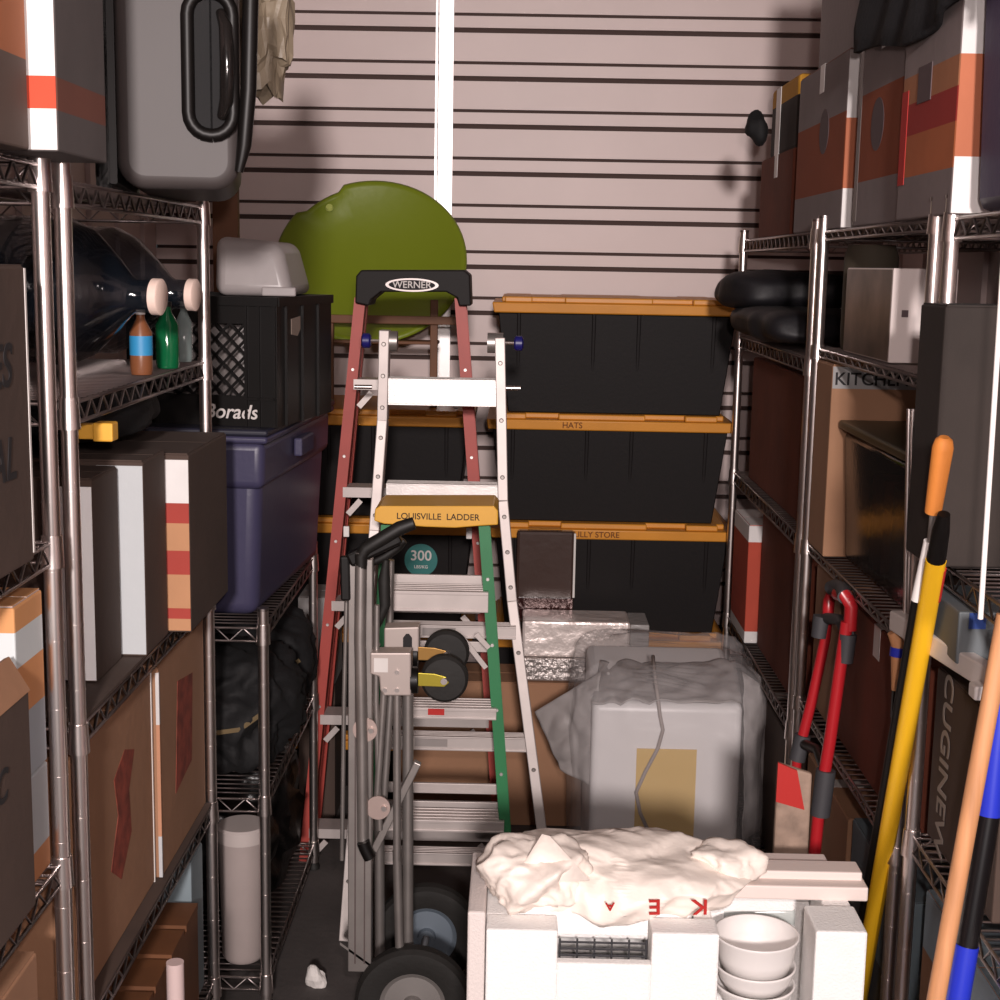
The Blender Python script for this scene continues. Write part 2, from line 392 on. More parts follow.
bottle('green bottle standing between the water jugs', (-.665, 2.75, 1.515), .125, .022, mat('green_glass', '0e5a35', .1), None, blackp)
bottle('clear slim bottle next to the middle left post', (-.676, 2.935, 1.515), .12, .017, mat('clear_glass', '8a9694', .08, alpha=.6))
b = MB().blob((-.8, 2.93, 1.76), (.1, .05, .03), .2, 20, 2)
# yellow clamp and dark bags under the second shelf
z = 1.39
b = MB().blob((-.87, 2.7, z + .045), (.18, .28, .042), .25, 7, 5, .6)
b2 = thing('storage_bag', 'black soft bag lying on top of the dark cartons under the water jugs', 'bag', (-.87, 2.7, 1.39))
obj('bag_body', b, blackm, b2, 'all'); obj('strap', MB().tube([(-.8, 2.45, 1.42), (-.76, 2.5, 1.455), (-.73, 2.62, 1.45), (-.72, 2.75, 1.42)], .008, 6), blackp, b2, True)
cl = thing('bar_clamp', 'yellow plastic clamp under the water jug shelf', 'clamp', (-.72, 2.25, 1.4))
q0, q1 = at(80, 431, 2.3), at(115, 430, 2.3)
obj('jaw', MB().box(q0.x, q0.x + .028, 2.29, 2.315, q0.z - .012, q0.z + .012), yellowp, cl, bevel=.002)
obj('body', MB().box(q0.x + .024, q1.x, 2.285, 2.32, q0.z - .015, q0.z + .015), yellowp, cl, bevel=.003)

# --- grey hard case on the top left
gc = mat('grey_glossy_shell', '433d3c', .5, spec=.35, var=.06)
case = thing('suitcase', 'grey hard shell suitcase standing on edge, black carry handle facing out', 'suitcase', (at(240, 150, 2.42).x, 2.42, 1.83))
def rbox(x0, x1, y0, y1, z0, z1, r, n=6):
    """upright slab, outline rounded in the XZ plane"""
    pts = []
    for (cxx, czz, a0) in ((x1 - r, z0 + r, -PI / 2), (x1 - r, z1 - r, 0), (x0 + r, z1 - r, PI / 2), (x0 + r, z0 + r, PI)):
        for k in range(n + 1):
            a = a0 + PI / 2 * k / n; pts.append((cxx + r * math.cos(a), y0, czz + r * math.sin(a)))
    return MB().prism(pts, (0, y1 - y0, 0))
YC = 2.42; a_, b_, c_ = at(98, 150, YC).x, at(115, 150, YC).x, at(240, 150, YC).x
zc = 1.832
obj('rear_shell', rbox(a_, b_ - .002, YC + .03, YC + .5, zc, zc + .46, .02), mat('grey_shell_shaded', '2e2b2a', .5), case, True, bevel=.018, seg=4)  # darker shell grey holds the shade from the neighbouring box
obj('front_shell', rbox(b_ + .008, c_, YC, YC + .5, zc, zc + .46, .045), gc, case, True, bevel=.02, seg=5)
obj('zip_seam', rbox(b_ - .003, b_ + .009, YC + .004, YC + .49, zc + .006, zc + .455, .003), blackp, case)
# black corner trim following the outer edge
tp = [at(238, 172, YC - .008), at(243, 145, YC - .01), at(247, 90, YC - .012), at(249, 0, YC - .012), at(249, -60, YC - .01)]
obj('edge_trim', MB().tube(tp, [.007, .012, .013, .013, .012], 10), blackp, case, True)
# handle: recessed ring
hx0, hx1 = at(188, 70, YC).x, at(234, 70, YC).x; hz0, hz1 = at(210, 136, YC).z, at(210, -6, YC).z
pts = []
rr = .035
for (px, pz, a0) in ((hx1 - rr, hz0 + rr, -PI / 2), (hx1 - rr, hz1 - rr, 0), (hx0 + rr, hz1 - rr, PI / 2), (hx0 + rr, hz0 + rr, PI)):
    for k in range(6):
        a = a0 + PI / 2 * k / 5; pts.append((px + rr * .95 * math.cos(a), YC - .006, pz + rr * math.sin(a)))
pts.append(pts[0])
obj('handle_surround', MB().tube(pts, .011, 10, False), blackp, case, True)
obj('handle_recess', rbox(hx0 + .01, hx1 - .008, YC - .004, YC - .001, hz0 + .01, hz1 - .01, .03), blackm, case)
case_r = 1
hg = obj('handle_grip', MB().tube([(hx1 - .02, YC - .008, hz0 + .03), (hx1 - .012, YC - .03, hz0 + .055), (hx1 - .01, YC - .036, (hz0 + hz1) / 2), (hx1 - .012, YC - .03, hz1 - .055), (hx1 - .02, YC - .008, hz1 - .03)], [.008, .011, .012, .011, .008], 12), mat('glossy_black_grip', '1a1716', .15), case, True)

case.rotation_euler.z = math.radians(10.5)
# beige paper bag beside the case and brown board behind
b = MB().blob(at(262, 20, 2.97) + Vector((0, 0, .0)), (.055, .05, .16), .35, 16, 4, .8, ridge=True)
tag(obj('crumpled_bag', b, mat('beige_film', '8b7d6a', .45, bump=.4, bscale=20), smooth=False), 'crumpled beige plastic bag poking out beside the grey suitcase', 'bag')
p, q = at(213, 262, 4.3), at(236, 60, 4.3)
tag(obj('wooden_board', MB().box(p.x, q.x, 4.3, 4.33, 0, q.z), woodb, bevel=.002), 'tall brown board standing behind the milk crate', 'board')

# --- low unit: blue tote, crate, tub
zz = .915
x0 = -.95; Yt = 3.2
xr = at(262, 520, Yt).x; ztop = at(240, 432, Yt).z
tt = thing('storage_tote', 'slate blue plastic storage tote under the black milk crate', 'tote', (xr, 3.2, zz))
bt = mat('slate_blue_plastic', '3d3a54', .42, bump=.05, bscale=60)
Yb = 3.92
ax0, ax1 = xr - .46, xr
obj('tub_body', MB().box(ax0, ax1, Yt, Yb, zz, ztop - .02, .02, .02), bt, tt, True, bevel=.03, seg=4)
zb = ztop - .13
obj('upper_band', MB().box(ax0 - .008, ax1 + .008, Yt - .012, Yb + .01, zb, ztop - .02, .003, .003), bt, tt, True, bevel=.02, seg=4)
obj('rim', MB().box(ax0 - .018, ax1 + .018, Yt - .022, Yb + .02, ztop - .024, ztop - .008), bt, tt, True, bevel=.006)
obj('lid', MB().box(ax0 - .02, ax1 + .02, Yt - .024, Yb + .022, ztop - .008, ztop + .008), mat('dark_blue_lid', '20202e', .5), tt, True, bevel=.006)
obj('handle', MB().box(ax1 + .009, ax1 + .03, Yt + .28, Yt + .42, ztop - .09, ztop - .045), bt, tt, bevel=.005)
tt.rotation_euler.z = math.radians(-4)
# milk crate
z1 = ztop + .0085; zt2 = at(240, 297, 3.2).z
ck = thing('milk_crate', 'black plastic milk crate with lattice sides on the blue tote', 'crate', (at(277, 360, 3.22).x, 3.22, z1))
cX1 = at(277, 360, 3.22).x; cX0 = cX1 - .36; cY0, cY1 = 3.22, 3.6
for (xx0, xx1) in ((cX0, cX0 + .014), (cX1 - .014, cX1)):
    obj('side_panel', MB().box(xx0, xx1, cY0 + .0145, cY1 - .0145, z1, zt2), blackp, ck)
obj('back_panel', MB().box(cX0, cX1, cY1 - .014, cY1, z1, zt2), blackp, ck)
obj('bottom_panel', MB().box(cX0 + .0145, cX1 - .0145, cY0 + .0145, cY1 - .0145, z1, z1 + .01), blackp, ck)
b = MB().box(cX0, cX1, cY0, cY0 + .014, z1, z1 + .068); b.box(cX0, cX1, cY0, cY0 + .014, zt2 - .06, zt2)
b.box(cX1 - .07, cX1, cY0, cY0 + .014, z1 + .068, zt2 - .06); b.box(cX0, cX0 + .05, cY0, cY0 + .014, z1 + .068, zt2 - .06)
lx0, lx1, lz0, lz1 = cX0 + .05, cX1 - .07, z1 + .068, zt2 - .06
st = .036
for s in (-1, 1):
    k = -20
    while k < 40:
        u0 = lx0 + k * st; pts = []
        for j in range(61):
            zz_ = lz0 + (lz1 - lz0) * j / 60; xx_ = u0 + s * (zz_ - lz0)
            if lx0 <= xx_ <= lx1: pts.append((xx_, zz_))
        if len(pts) > 3: b.bar((pts[0][0], cY0 + .007, pts[0][1]), (pts[-1][0], cY0 + .007, pts[-1][1]), .005, .008)
        k += 1
obj('lattice_front', b, blackp, ck)
b = MB()
for x in (cX1 - .075, cX1 - .045, cX1 - .008): b.box(x, x + .006, cY0 - .006, cY0, z1, zt2 - .02)
b.box(cX0, cX1 + .004, cY0 - .008, cY0, zt2 - .02, zt2); b.box(cX1, cX1 + .006, cY0, cY1, zt2 - .02, zt2)
b.box(cX1 - .07, cX1 + .002, cY0 - .006, cY0, z1 + .06, z1 + .066)
for y in (cY0 + .05, cY0 + .16, cY0 + .27): b.box(cX1, cX1 + .006, y, y + .006, z1, zt2 - .02)
obj('ribbing', b, blackp, ck)
obj('hand_hole', MB().prism([(cX1 + .0005, cY0 + .09, zt2 - .05), (cX1 + .0005, cY0 + .15, zt2 - .045), (cX1 + .0005, cY0 + .15, zt2 - .075), (cX1 + .0005, cY0 + .13, zt2 - .09), (cX1 + .0005, cY0 + .09, zt2 - .085)], (.0015, 0, 0)), cardg, ck)
writing('script_lettering', 'Borads', .045, at(228, 413, cY0) + Vector((.0, -.0005, 0)), (1, 0, 0), (0, 0, 1), lightink, ck, .0006, .25)
ck.rotation_euler.z = math.radians(-11)
for i in range(4):
    b = MB().blob((cX0 + .075 + .062 * i, cY0 + .125 + .012 * (3 - i), z1 + .145), (.034, .04, .12), .15, 20, i, .8, 3)
    tag(obj('rolled_bag', b, mat('greyish_white_film', '77706e', .5, bump=.3, bscale=30), smooth='all'), 'pale grey wrapped bundle in the milk crate, ' + ('leftmost', 'second from the left', 'third from the left', 'rightmost')[i] + ' of four', 'bundle', 'pale bundles inside the milk crate')
# clear tub on the crate
ct = thing('plastic_tub', 'cloudy clear plastic tub upside down on the milk crate', 'tub', (-.66, 3.35, zt2))
cld = mat('cloudy_plastic', 'a8a09f', .35, bump=.1, bscale=15, alpha=.75)
u0, u1 = at(213, 300, 3.25).x, at(292, 300, 3.25).x; zt3 = at(250, 236, 3.25).z
obj('tub_body', MB().hexa([(u0, 3.26, zt2 + .001), (u1, 3.26, zt2 + .001), (u1, 3.58, zt2 + .001), (u0, 3.58, zt2 + .001), (u0 + .0, 3.28, zt3), (u1 - .03, 3.28, zt3 - .012), (u1 - .03, 3.56, zt3 - .012), (u0, 3.56, zt3)]), cld, ct, True, bevel=.025, seg=5)
obj('rim', MB().box(u1 - .068, u1 + .008, 3.25, 3.262, zt2 + .002, zt2 + .022), cld, ct, bevel=.003)
# things under the tote
for nm, lab, c, r, sd in (('backpack', 'black backpack with straps on the low shelf under the blue tote', (-.72, 3.4, .66), (.2, .22, .14), 2),
                          ('storage_bag', 'black duffel bag on the low shelf behind the backpack', (-.71, 3.76, .67), (.17, .15, .14), 9)):
    t = thing(nm, lab, 'bag', (c[0], c[1], .515)); 
    obj('bag_body', MB().blob(c, r, .2, 9, sd, .75, sub=5, floor=.5155, ridge=True), blackm, t, 'all')
    obj('strap', MB().tube([(c[0] - .12, c[1] - r[1] * .98, .68), (c[0] - .02, c[1] - r[1] * 1.06, .645), (c[0] + .1, c[1] - r[1] * 1.0, .66), (c[0] + .16, c[1] - r[1] * .85, .7)], .006, 6), mat('khaki_strap', '6b5a3e', .7), t, True)
    obj('buckle', MB().box(c[0] + .0, c[0] + .02, c[1] - r[1] * 1.13, c[1] - r[1] * 1.08, .58, .63), steelg, t, bevel=.002)
wb_ = thing('bucket', 'tall cloudy white plastic container with a lid on the bottom of the low shelf', 'container', (-.63, 3.2, .08))
cc = at(243, 900, 3.23); hz = at(243, 822, 3.23).z
milky = mat('milky_plastic', 'a99c98', .4, alpha=.92, bands=None, var=.1)
obj('container_body', MB().lathe([(.042, .0), (.05, .012), (.056, hz - .13), (.056, hz - .12)], (cc.x, 3.23, .0815), n=32), milky, wb_, True)
obj('lid', MB().lathe([(.06, hz - .12), (.06, hz - .09), (.055, hz - .085)], (cc.x, 3.23, .0815), n=32), mat('white_lid', 'b5aaa6', .5), wb_, True)
t = thing('garbage_bag', 'black plastic sack on the bottom of the low shelf by the ladders', 'bag', (-.7, 3.62, .08))
obj('sack', MB().blob((-.72, 3.65, .27), (.15, .3, .19), .25, 8, 6, .8, floor=.0805, ridge=True), mat('black_film', '0f0d0d', .3, bump=.5, bscale=25), t, 'all')
tag(obj('paper_scrap', MB().blob((at(316, 893, 3.25).x, 3.25, .012), (.025, .02, .035), .5, 40, 2, 1, 3, floor=0.001), whitec), 'small torn white paper scrap on the floor by the low shelf', 'paper')

# ================================================================ BLACK BINS
def lidmesh(x0, x1, y0, y1, z):
    b = MB(); b.box(x0, x1, y0, y1, z - .05, z - .018, .006, .004)
    w = x1 - x0
    for a, c in ((.05, .16), (.29, .64), (.80, .93)): b.box(x0 + w * a, x0 + w * c, y0 + .012, y1 - .012, z - .018, z)
    b.box(x0 + .03, x1 - .03, y0 + .05, y1 - .05, z - .018, z - .001)
    return b
def bin_(label, x0, x1, y0, y1, z0, z1, note=None, group=None):
    t = thing('storage_bin', label, 'storage bin', ((x0 + x1) / 2, (y0 + y1) / 2, z0), group)
    b = MB(); b.box(x0 + .02, x1 - .02, y0 + .02, y1 - .02, z0 + .0005, z1 - .051, .035, .03)
    w = x1 - x0; yy = y0 + .016
    for a in (.1, .4, .58, .88):
        b.hexa([(x0 + w * a, yy + .034, z0 + .03), (x0 + w * a + .012, yy + .034, z0 + .03), (x0 + w * a + .012, yy + .04, z0 + .03), (x0 + w * a, yy + .04, z0 + .03),
                (x0 + w * a, yy - .001, z1 - .05), (x0 + w * a + .012, yy - .001, z1 - .05), (x0 + w * a + .012, yy + .006, z1 - .05), (x0 + w * a, yy + .006, z1 - .05)])
    obj('tub_body', b, blackbin, t, True, bevel=.004)
    obj('lid', lidmesh(x0, x1, y0, y1, z1), orange, t, True, bevel=.004)
    if note:
        writing('handwriting', note, .026, ((x0 + x1) / 2 - (.12 if len(note) < 6 else .05), y0 + .0005, z1 - .034), (1, 0, 0), (0, 0, 1), mat('brown_ink', '6a3a14', .8), t, .0004)
    return t
BX0, BX1, BY0, BY1 = at(492, 315, 4.53).x, at(744, 315, 4.53).x, 4.53, 5.06
tops = [at(600, v, 4.54).z for v in (298, 415, 524, 634)]; tops.append(.19)
bots = tops[1:] + [0]
labs = ['black bin with ochre lid at the top of the right stack', 'black bin with scribbled ochre lid, second from top of the right stack',
        'black bin with ochre lid, third down the right stack, behind the brown bag', 'black bin with ochre lid, fourth down the right stack, above the wrapped appliance', 'black bin with ochre lid at the very bottom of the right stack']
notes = [None, 'HATS', 'LILLY STORE', None, None]
dx = [0, -.012, .004, -.004, 0]
for i in range(5): bin_(labs[i], BX0 + dx[i], BX1 + dx[i], BY0, BY1, bots[i], tops[i], notes[i])
for i, lab in zip(range(1, 5), ('black bin with ochre lid at the top of the left stack behind the ladders', 'black bin with ochre lid, second down the left stack, behind the yellow ladder cap',
                  'black bin with ochre lid, third down the left stack, mostly behind ladder steps', 'black bin with ochre lid at the bottom of the left stack')):
    lb_ = bin_(lab, at(478, 420, 4.56).x - .78 + dx[i], at(478, 420, 4.56).x + dx[i], BY0 + .02, BY1 + .02, bots[i], tops[i])
    if i == 2: sticker_bin = lb_

# saucer sled, with added brown bars in place of the ladder's cast shadow
zst = tops[1]
st_ = thing('ladder_shadow_bars', 'added brown bars in place of ladder shadow under the lime green saucer', 'stand', (-.28, 4.7, zst))
p0, p1 = at(316, 318, 4.66), at(458, 318, 4.66)
obj('shadow_crossbar', MB().box(p0.x, p1.x, 4.65, 4.67, p0.z - .014, p0.z + .012), woodb, st_, bevel=.002)
q = at(434, 300, 4.66)
obj('upright', MB().box(q.x - .012, q.x + .012, 4.672, 4.69, zst + .0005, q.z), woodb, st_, bevel=.002)
obj('upright', MB().box(p0.x + .03, p0.x + .054, 4.672, 4.69, zst + .0005, p0.z), woodb, st_, bevel=.002)
obj('ledge', MB().box(p0.x + .02, q.x + .012, 4.69, 4.80, at(371, 339, 4.75).z - .012, at(371, 339, 4.75).z - .002), woodb, st_, bevel=.002)
b = MB(); n = 72; R = .308; rings = []
ang = math.radians(33)
base = at(371, 262, 4.92)
def sp(r, h, a):
    r = r * 1.045; x = r * math.cos(a); y = r * math.sin(a)
    return base + Vector((x, y * math.sin(ang) + h * -math.cos(ang), y * math.cos(ang) + h * math.sin(ang)))
prof = [(.001, -.05), (.10, -.045), (.19, -.028), (.26, .0), (.285, .012), (.297, .018), (.308, .012), (.308, .006), (.296, .01), (.283, .004), (.258, -.008), (.19, -.036), (.001, -.058)]
for r, h in prof:
    ring = []
    for k in range(n):
        a = 2 * PI * k / n
        rr = r
        if r > .28 and 1.98 < a < 2.45: rr = r * .93      # the cut-out grip in the rim
        ring.append(b.b.verts.new(sp(rr, h, a)))
    rings.append(ring)
for A_, B_ in zip(rings, rings[1:]):
    for k in range(n): b.b.faces.new((A_[k], A_[(k + 1) % n], B_[(k + 1) % n], B_[k]))
sl = thing('saucer_sled', 'lime green round plastic saucer sled leaning on the back wall', 'sled', base)
obj('disc', b, mat('lime_plastic', '74821a', .4, bump=.05, bscale=40), sl, 'all')
obj('grip_rivet', MB().lathe([(.014, 0), (.011, .008)], sp(.25, .004, 2.2), (0, -math.cos(ang), math.sin(ang))), mat('pale_green', 'b9c46a', .3), sl, True)

# ================================================================ LADDERS
def rail(pts, w, d): 
    b = MB()
    for p, q in zip(pts, pts[1:]): b.bar(p, q, w, d)
    return b
# red fibreglass step ladder
Yr = 3.98
s1 = thing('step_ladder', 'red fibreglass step ladder with black cap, tallest of the leaning ladders', 'ladder', (-.3, 4.05, 0))
lt, rt = at(360, 298, Yr), at(460, 298, Yr); lm, rm = at(336, 540, Yr), at(474, 490, Yr)
def ext(a, b_, z): t_ = (z - a.z) / (b_.z - a.z); return a + (b_ - a) * t_
lb, rb = ext(lt, lm, .0), ext(rt, rm, 0)
def chan(p, q, w, d, m, par, nm='rail', flip=1):
    b = MB(); p = Vector(p); q = Vector(q)
    b.bar(p, q, w, .004); b.bar(p + Vector((flip * (w / 2 - .003), d / 2, 0)), q + Vector((flip * (w / 2 - .003), d / 2, 0)), .005, d)
    b.bar(p + Vector((0, d, 0)), q + Vector((0, d, 0)), w, .004)
    o = obj(nm, b, m, par)
    rv = MB(); k = .12
    while k < .98:
        c = p + (q - p) * k; rv.lathe([(.005, 0), (.004, .003)], c + Vector((0, -.002, 0)), (0, -1, 0), 10); k += .148
    obj('rivet', rv, alu, o, True)
    return o
chan(lt, lb, .030, .07, redf, s1); chan(rt, rb, .030, .07, redf, s1, flip=-1)
for sx, tp_, bt_ in ((0, lt, lb), (0, rt, rb)):
    b = MB().bar(tp_ + Vector((.0, .11, 0)), bt_ + Vector((.0, .26, 0)), .025, .03); obj('rear_rail', b, redf, s1)
pts = [(355, 303), (356, 276), (361, 270), (464, 270), (470, 275), (471, 306), (459, 306), (457, 298), (446, 292), (381, 292), (371, 300), (369, 306)]
obj('top_cap', MB().prism([at(u, v, Yr - .03) for u, v in pts], (0, .16, 0)), mat('black_brown_plastic', '130d0c', .6, spec=.25), s1, bevel=.004)
c0 = at(412, 285, Yr - .032)
e_ = MB().prism([c0 + Vector((.072 * math.cos(a), 0, .018 * math.sin(a))) for a in [2 * PI * k / 28 for k in range(28)]], (0, -.0015, 0))
lg = obj('oval_badge', e_, mat('silver_badge', 'b9aeab', .4, .3), s1)
e_ = MB().prism([c0 + Vector((.063 * math.cos(a), -.0015, .0135 * math.sin(a))) for a in [2 * PI * k / 28 for k in range(28)]], (0, -.0008, 0))
obj('badge_field', e_, ink, lg)
writing('badge_lettering', 'WERNER', .026, c0 + Vector((0, -.0024, 0)), (1, 0, 0), (0, 0, 1), lightink, lg, .0006)
def step(par, u0, u1, v, Y, h, depth, m, nm='step', lip=True):
    p, q = at(u0, v, Y), at(u1, v, Y)
    b = MB(); b.box(p.x, q.x, Y, Y + .003, min(p.z, q.z) - h, min(p.z, q.z)); b.box(p.x, q.x, Y, Y + depth, min(p.z, q.z) - .002, min(p.z, q.z) + .002)
    for k in range(1, 5): b.box(p.x, q.x, Y + depth * k / 5, Y + depth * k / 5 + .004, min(p.z, q.z) + .002, min(p.z, q.z) + .0035)
    b.box(p.x, q.x, Y + depth - .003, Y + depth, min(p.z, q.z) - h * .7, min(p.z, q.z))
    if lip: b.box(p.x, q.x, Y - .004, Y, min(p.z, q.z) - h, min(p.z, q.z) - h + .005)
    return obj(nm, b, m, par, bevel=.0012)
def lerpx(a, b_, z): t_ = (z - a.z) / (b_.z - a.z); return a.x + (b_.x - a.x) * t_
for v in (380, 488, 602, 716, 830):
    z = at(400, v, Yr).z; xa, xb = lerpx(lt, lb, z), lerpx(rt, rb, z)
    b = MB().box(xa + .005, xb - .005, Yr - .002, Yr + .075, z - .004, z); b.box(xa + .005, xb - .005, Yr - .006, Yr - .002, z - .028, z)
    o = obj('step', b, alub, s1)
    obj('step_bracket', MB().bar((xa + .02, Yr - .01, z - .075), (xa + .055, Yr - .01, z - .035), .016, .004, (0, 0, 1)), alub, o)
    obj('step_bracket', MB().bar((xb - .02, Yr - .01, z - .075), (xb - .055, Yr - .01, z - .035), .016, .004, (0, 0, 1)), alub, o)
for u, v in ((346, 532), (469, 534)):
    p = at(u, v, Yr - .02); obj('latch', MB().box(p.x - .008, p.x + .008, Yr - .016, Yr - .006, p.z - .015, p.z + .015), whitep, s1, bevel=.002)

# aluminium articulated ladder
Ya = 3.72
s2 = thing('multi_position_ladder', 'aluminium folding ladder with blue lock knobs, leaning in front of the red ladder', 'ladder', (-.2, Ya, 0))
L_ = [at(385, 330, Ya), at(383, 420, Ya), at(375, 530, Ya - .03)]; L_.append(ext(L_[1], L_[2], 0.0)); L_[3].x = at(345, 960, 3.5).x; L_[3].y = 3.5
Rr = [at(500, 338, Ya), at(503, 500, Ya - .03)]; k1 = at(512, 600, Ya - .05); k2 = at(542, 832, 3.6); Rr += [k1, ext(k1, k2, 0)]
for nm, P in (('rail', L_), ('rail', Rr)):
    o = obj(nm, rail(P, .026, .055), alub, s2, bevel=.002)
    rv = MB()
    for p, q in zip(P, P[1:]):
        for k in (.15, .5, .85): rv = MB().lathe([(.006, 0), (.004, .003)], p + (q - p) * k + Vector((0, -.028, 0)), (0, -1, 0), 10); obj('rivet', rv, steelg, o, True)
for u, v, s in ((385, 341, -1), (500, 343, 1)):
    p = at(u, v, Ya)
    h = obj('hinge_disc', MB().lathe([(.026, -.02), (.026, .02)], p + Vector((-s * .012, 0, 0)), (1, 0, 0), 20), steelg, s2, True)
    obj('lock_pin', MB().tube([p + Vector((s * .01, 0, 0)), p + Vector((s * .042, 0, 0))], .004, 8), chrome, h, True)
    obj('lock_knob', MB().lathe([(.014, .036), (.019, .04), (.019, .056), (.013, .06)], p, (s, 0, 0), 18), mat('navy_knob', '1c1a66', .4), h, True)
for u, v, s in ((372, 387, -1), (503, 388, 1)):
    p = at(u, v, Ya); obj('pin', MB().tube([p, p + Vector((s * .045, 0, 0))], .0055, 10), chrome, s2, True)
step(s2, 388, 499, 379, Ya - .02, .066, .06, alu); step(s2, 386, 500, 484, Ya - .04, .058, .06, alu)
for v, u0, u1, h in ((625, 378, 516, .03), (736, 370, 528, .034), (853, 378, 500, .03)):
    o = step(s2, u0, u1, v, Ya - .1, h, .05, alub, 'rung')
    p = at(u0 + 62 if v < 700 else u0 + 62, v + 6, Ya - .106)
    if v < 800: obj('rating_sticker', MB().box(p.x - .045, p.x + .04, Ya - .1065, Ya - .105, p.z - .012, p.z + .008), mat('grey_sticker', '8f8784', .5), o)

# green fibreglass ladder with yellow cap
Yg = 3.42
s3 = thing('step_ladder', 'green fibreglass step ladder with a yellow top cap, shortest of the three', 'ladder', (-.2, Yg, 0))
gl, gr_ = at(386, 525, Yg), at(484, 525, Yg); glb, grb = ext(gl, at(372, 760, Yg), 0), ext(gr_, at(505, 830, Yg), 0)
chan(gl, glb, .024, .06, greenf, s3); chan(gr_, grb, .026, .06, greenf, s3, flip=-1)
for p, q in ((gl, glb), (gr_, grb)): obj('rear_rail', MB().bar(p + Vector((0, .11, 0)), Vector((q.x, q.y + .115, 0)), .02, .025), alub, s3)
pts = [(374, 521), (375, 509), (380, 506), (494, 506), (498, 511), (498, 525), (480, 526), (455, 528), (425, 527), (400, 525), (384, 524)]
cp = obj('top_cap', MB().prism([at(u, v, Yg - .04) for u, v in pts], (0, .17, 0)), yellowp, s3, bevel=.003)
writing('cap_lettering', 'LOUISVILLE  LADDER', .021, at(438, 517, Yg - .041), (1, 0, 0), (0, 0, 1), mat('dark_brown_ink', '3a2710', .7), cp, .0005)
for v, h in ((590, .05), (706, .028), (818, .03)):
    z = at(430, v, Yg).z; xa, xb = lerpx(gl, glb, z), lerpx(gr_, grb, z)
    b = MB().box(xa, xb, Yg - .012, Yg - .008, z - h, z); b.box(xa, xb, Yg - .008, Yg + .07, z - .003, z)
    for k in range(4): b.box(xa, xb, Yg - .002 + .02 * k, Yg + .004 + .02 * k, z, z + .003)
    b.box(xa, xb, Yg - .016, Yg - .012, z - h, z - h + .006); b.box(xa, xb, Yg - .016, Yg - .012, z - .008, z)
    o = obj('step', b, alub, s3, bevel=.001)
    if v == 706: 
        c = at(432, 712, Yg - .018); obj('red_sticker', MB().box(c.x - .01, c.x + .03, Yg - .0168, Yg - .016, c.z - .008, c.z + .008), red, o)
        
for v in (574, 640, 782, 800):
    z = at(430, v, Yg + .1).z; xa, xb = lerpx(gl, glb, z), lerpx(gr_, grb, z)
    obj('rear_brace', MB().box(xa, xb, Yg + .09, Yg + .1, z - .026, z), alub, s3, bevel=.001)
for (u0, v0, u1, v1) in ((462, 637, 486, 668), (476, 634, 489, 648)):
    obj('diagonal_brace', MB().bar(at(u0, v0, Yg - .022), at(u1, v1, Yg - .022), .012, .003, (0, 0, 1)), alub, s3)
obj('foot', MB().box(grb.x - .02, grb.x + .02, Yg - .01, Yg + .08, 0, .03), rubber, s3)
# teal sticker board behind
cS = at(421, 560, 4.39)
tb = sticker_bin
tb = obj('teal_sticker', MB().lathe([(.053, 0), (.053, .0015)], at(421, 560, 4.568), (0, -1, 0), 40), mat('teal_sticker', '0f6a66', .5), tb)
writing('lettering', '300', .046, at(421, 556, 4.5655), (1, 0, 0), (0, 0, 1), lightink, tb, .0006)
writing('lettering', 'LBS/KG', .014, at(421, 567, 4.5655), (1, 0, 0), (0, 0, 1), lightink, tb, .0004)

# ================================================================ SILVER CONVERTIBLE HAND TRUCK
Yh, Yf = 2.95, 3.28
ht = thing('hand_truck', 'silver convertible hand truck standing side on with two black wheels and casters', 'hand truck', (-.25, 3.1, 0))
def P(u, v, Y=Yh): return at(u, v, Y)
for Y, du, dv in ((Yh, 0, 0), (Yf, 0, 0)):
    if Y == Yh:
        wc = P(413, 1003, Y); 
    else: wc = P(427, 945, Y)
    wc.z = max(wc.z, .125); R_ = .127 if Y == Yh else .125
    wc.z = R_ + .001
    w = obj('wheel', MB().lathe([(.07, -.018), (.1, -.024), (R_ - .008, -.022), (R_, -.012), (R_, .012), (R_ - .008, .022), (.1, .024), (.07, .018)], wc, (0, 1, 0), 44, False), rubber, ht, True)
    hubm = mat('grey_hub', '7b7673', .45, .2) if Y == Yh else mat('bluegrey_hub', '66707a', .45, .2)
    hb = obj('hub', MB().lathe([(.008, -.03), (.02, -.03), (.022, -.016), (.062, -.012), (.072, -.02), (.074, -.014), (.074, .014), (.072, .02), (.022, .016), (.008, .03)], wc, (0, 1, 0), 40), hubm, w, True)
    if Y == Yh: W0 = wc
    else: W1 = wc
obj('axle', MB().tube([W0, W1], .009, 12), steelg, ht, True)
def tb_(pts, r, Y, m=steelg, nm='frame_tube'): return obj(nm, MB().tube([P(u, v, Y) for u, v in pts], r, 14), m, ht, True)
tb_([(361, 552), (360, 640), (362, 740), (363, 846)], .0125, Yh - .02)
tb_([(363, 842), (365, 848), (370, 858)], .0135, Yh - .035, blackp, 'end_cap')
tb_([(377, 605), (376, 700), (380, 830)], .006, Yh)
tb_([(371, 600), (371, 660)], .006, Yh + .02)
a_, b_ = P(349, 850, Yh + .02), P(372, 968, Yh + .02)
b = MB().box(a_.x, b_.x, Yh, Yh + .03, b_.z, P(360, 560, Yh).z); 
o = obj('frame_channel', b, steelg, ht, bevel=.002)
b = MB()
for f in (.28, .68): x = a_.x + (b_.x - a_.x) * f; b.box(x, x + .003, Yh - .0015, Yh, b_.z + .02, P(360, 600, Yh).z)
obj('groove', b, mat('dark_groove', '4f4341', .6), o)
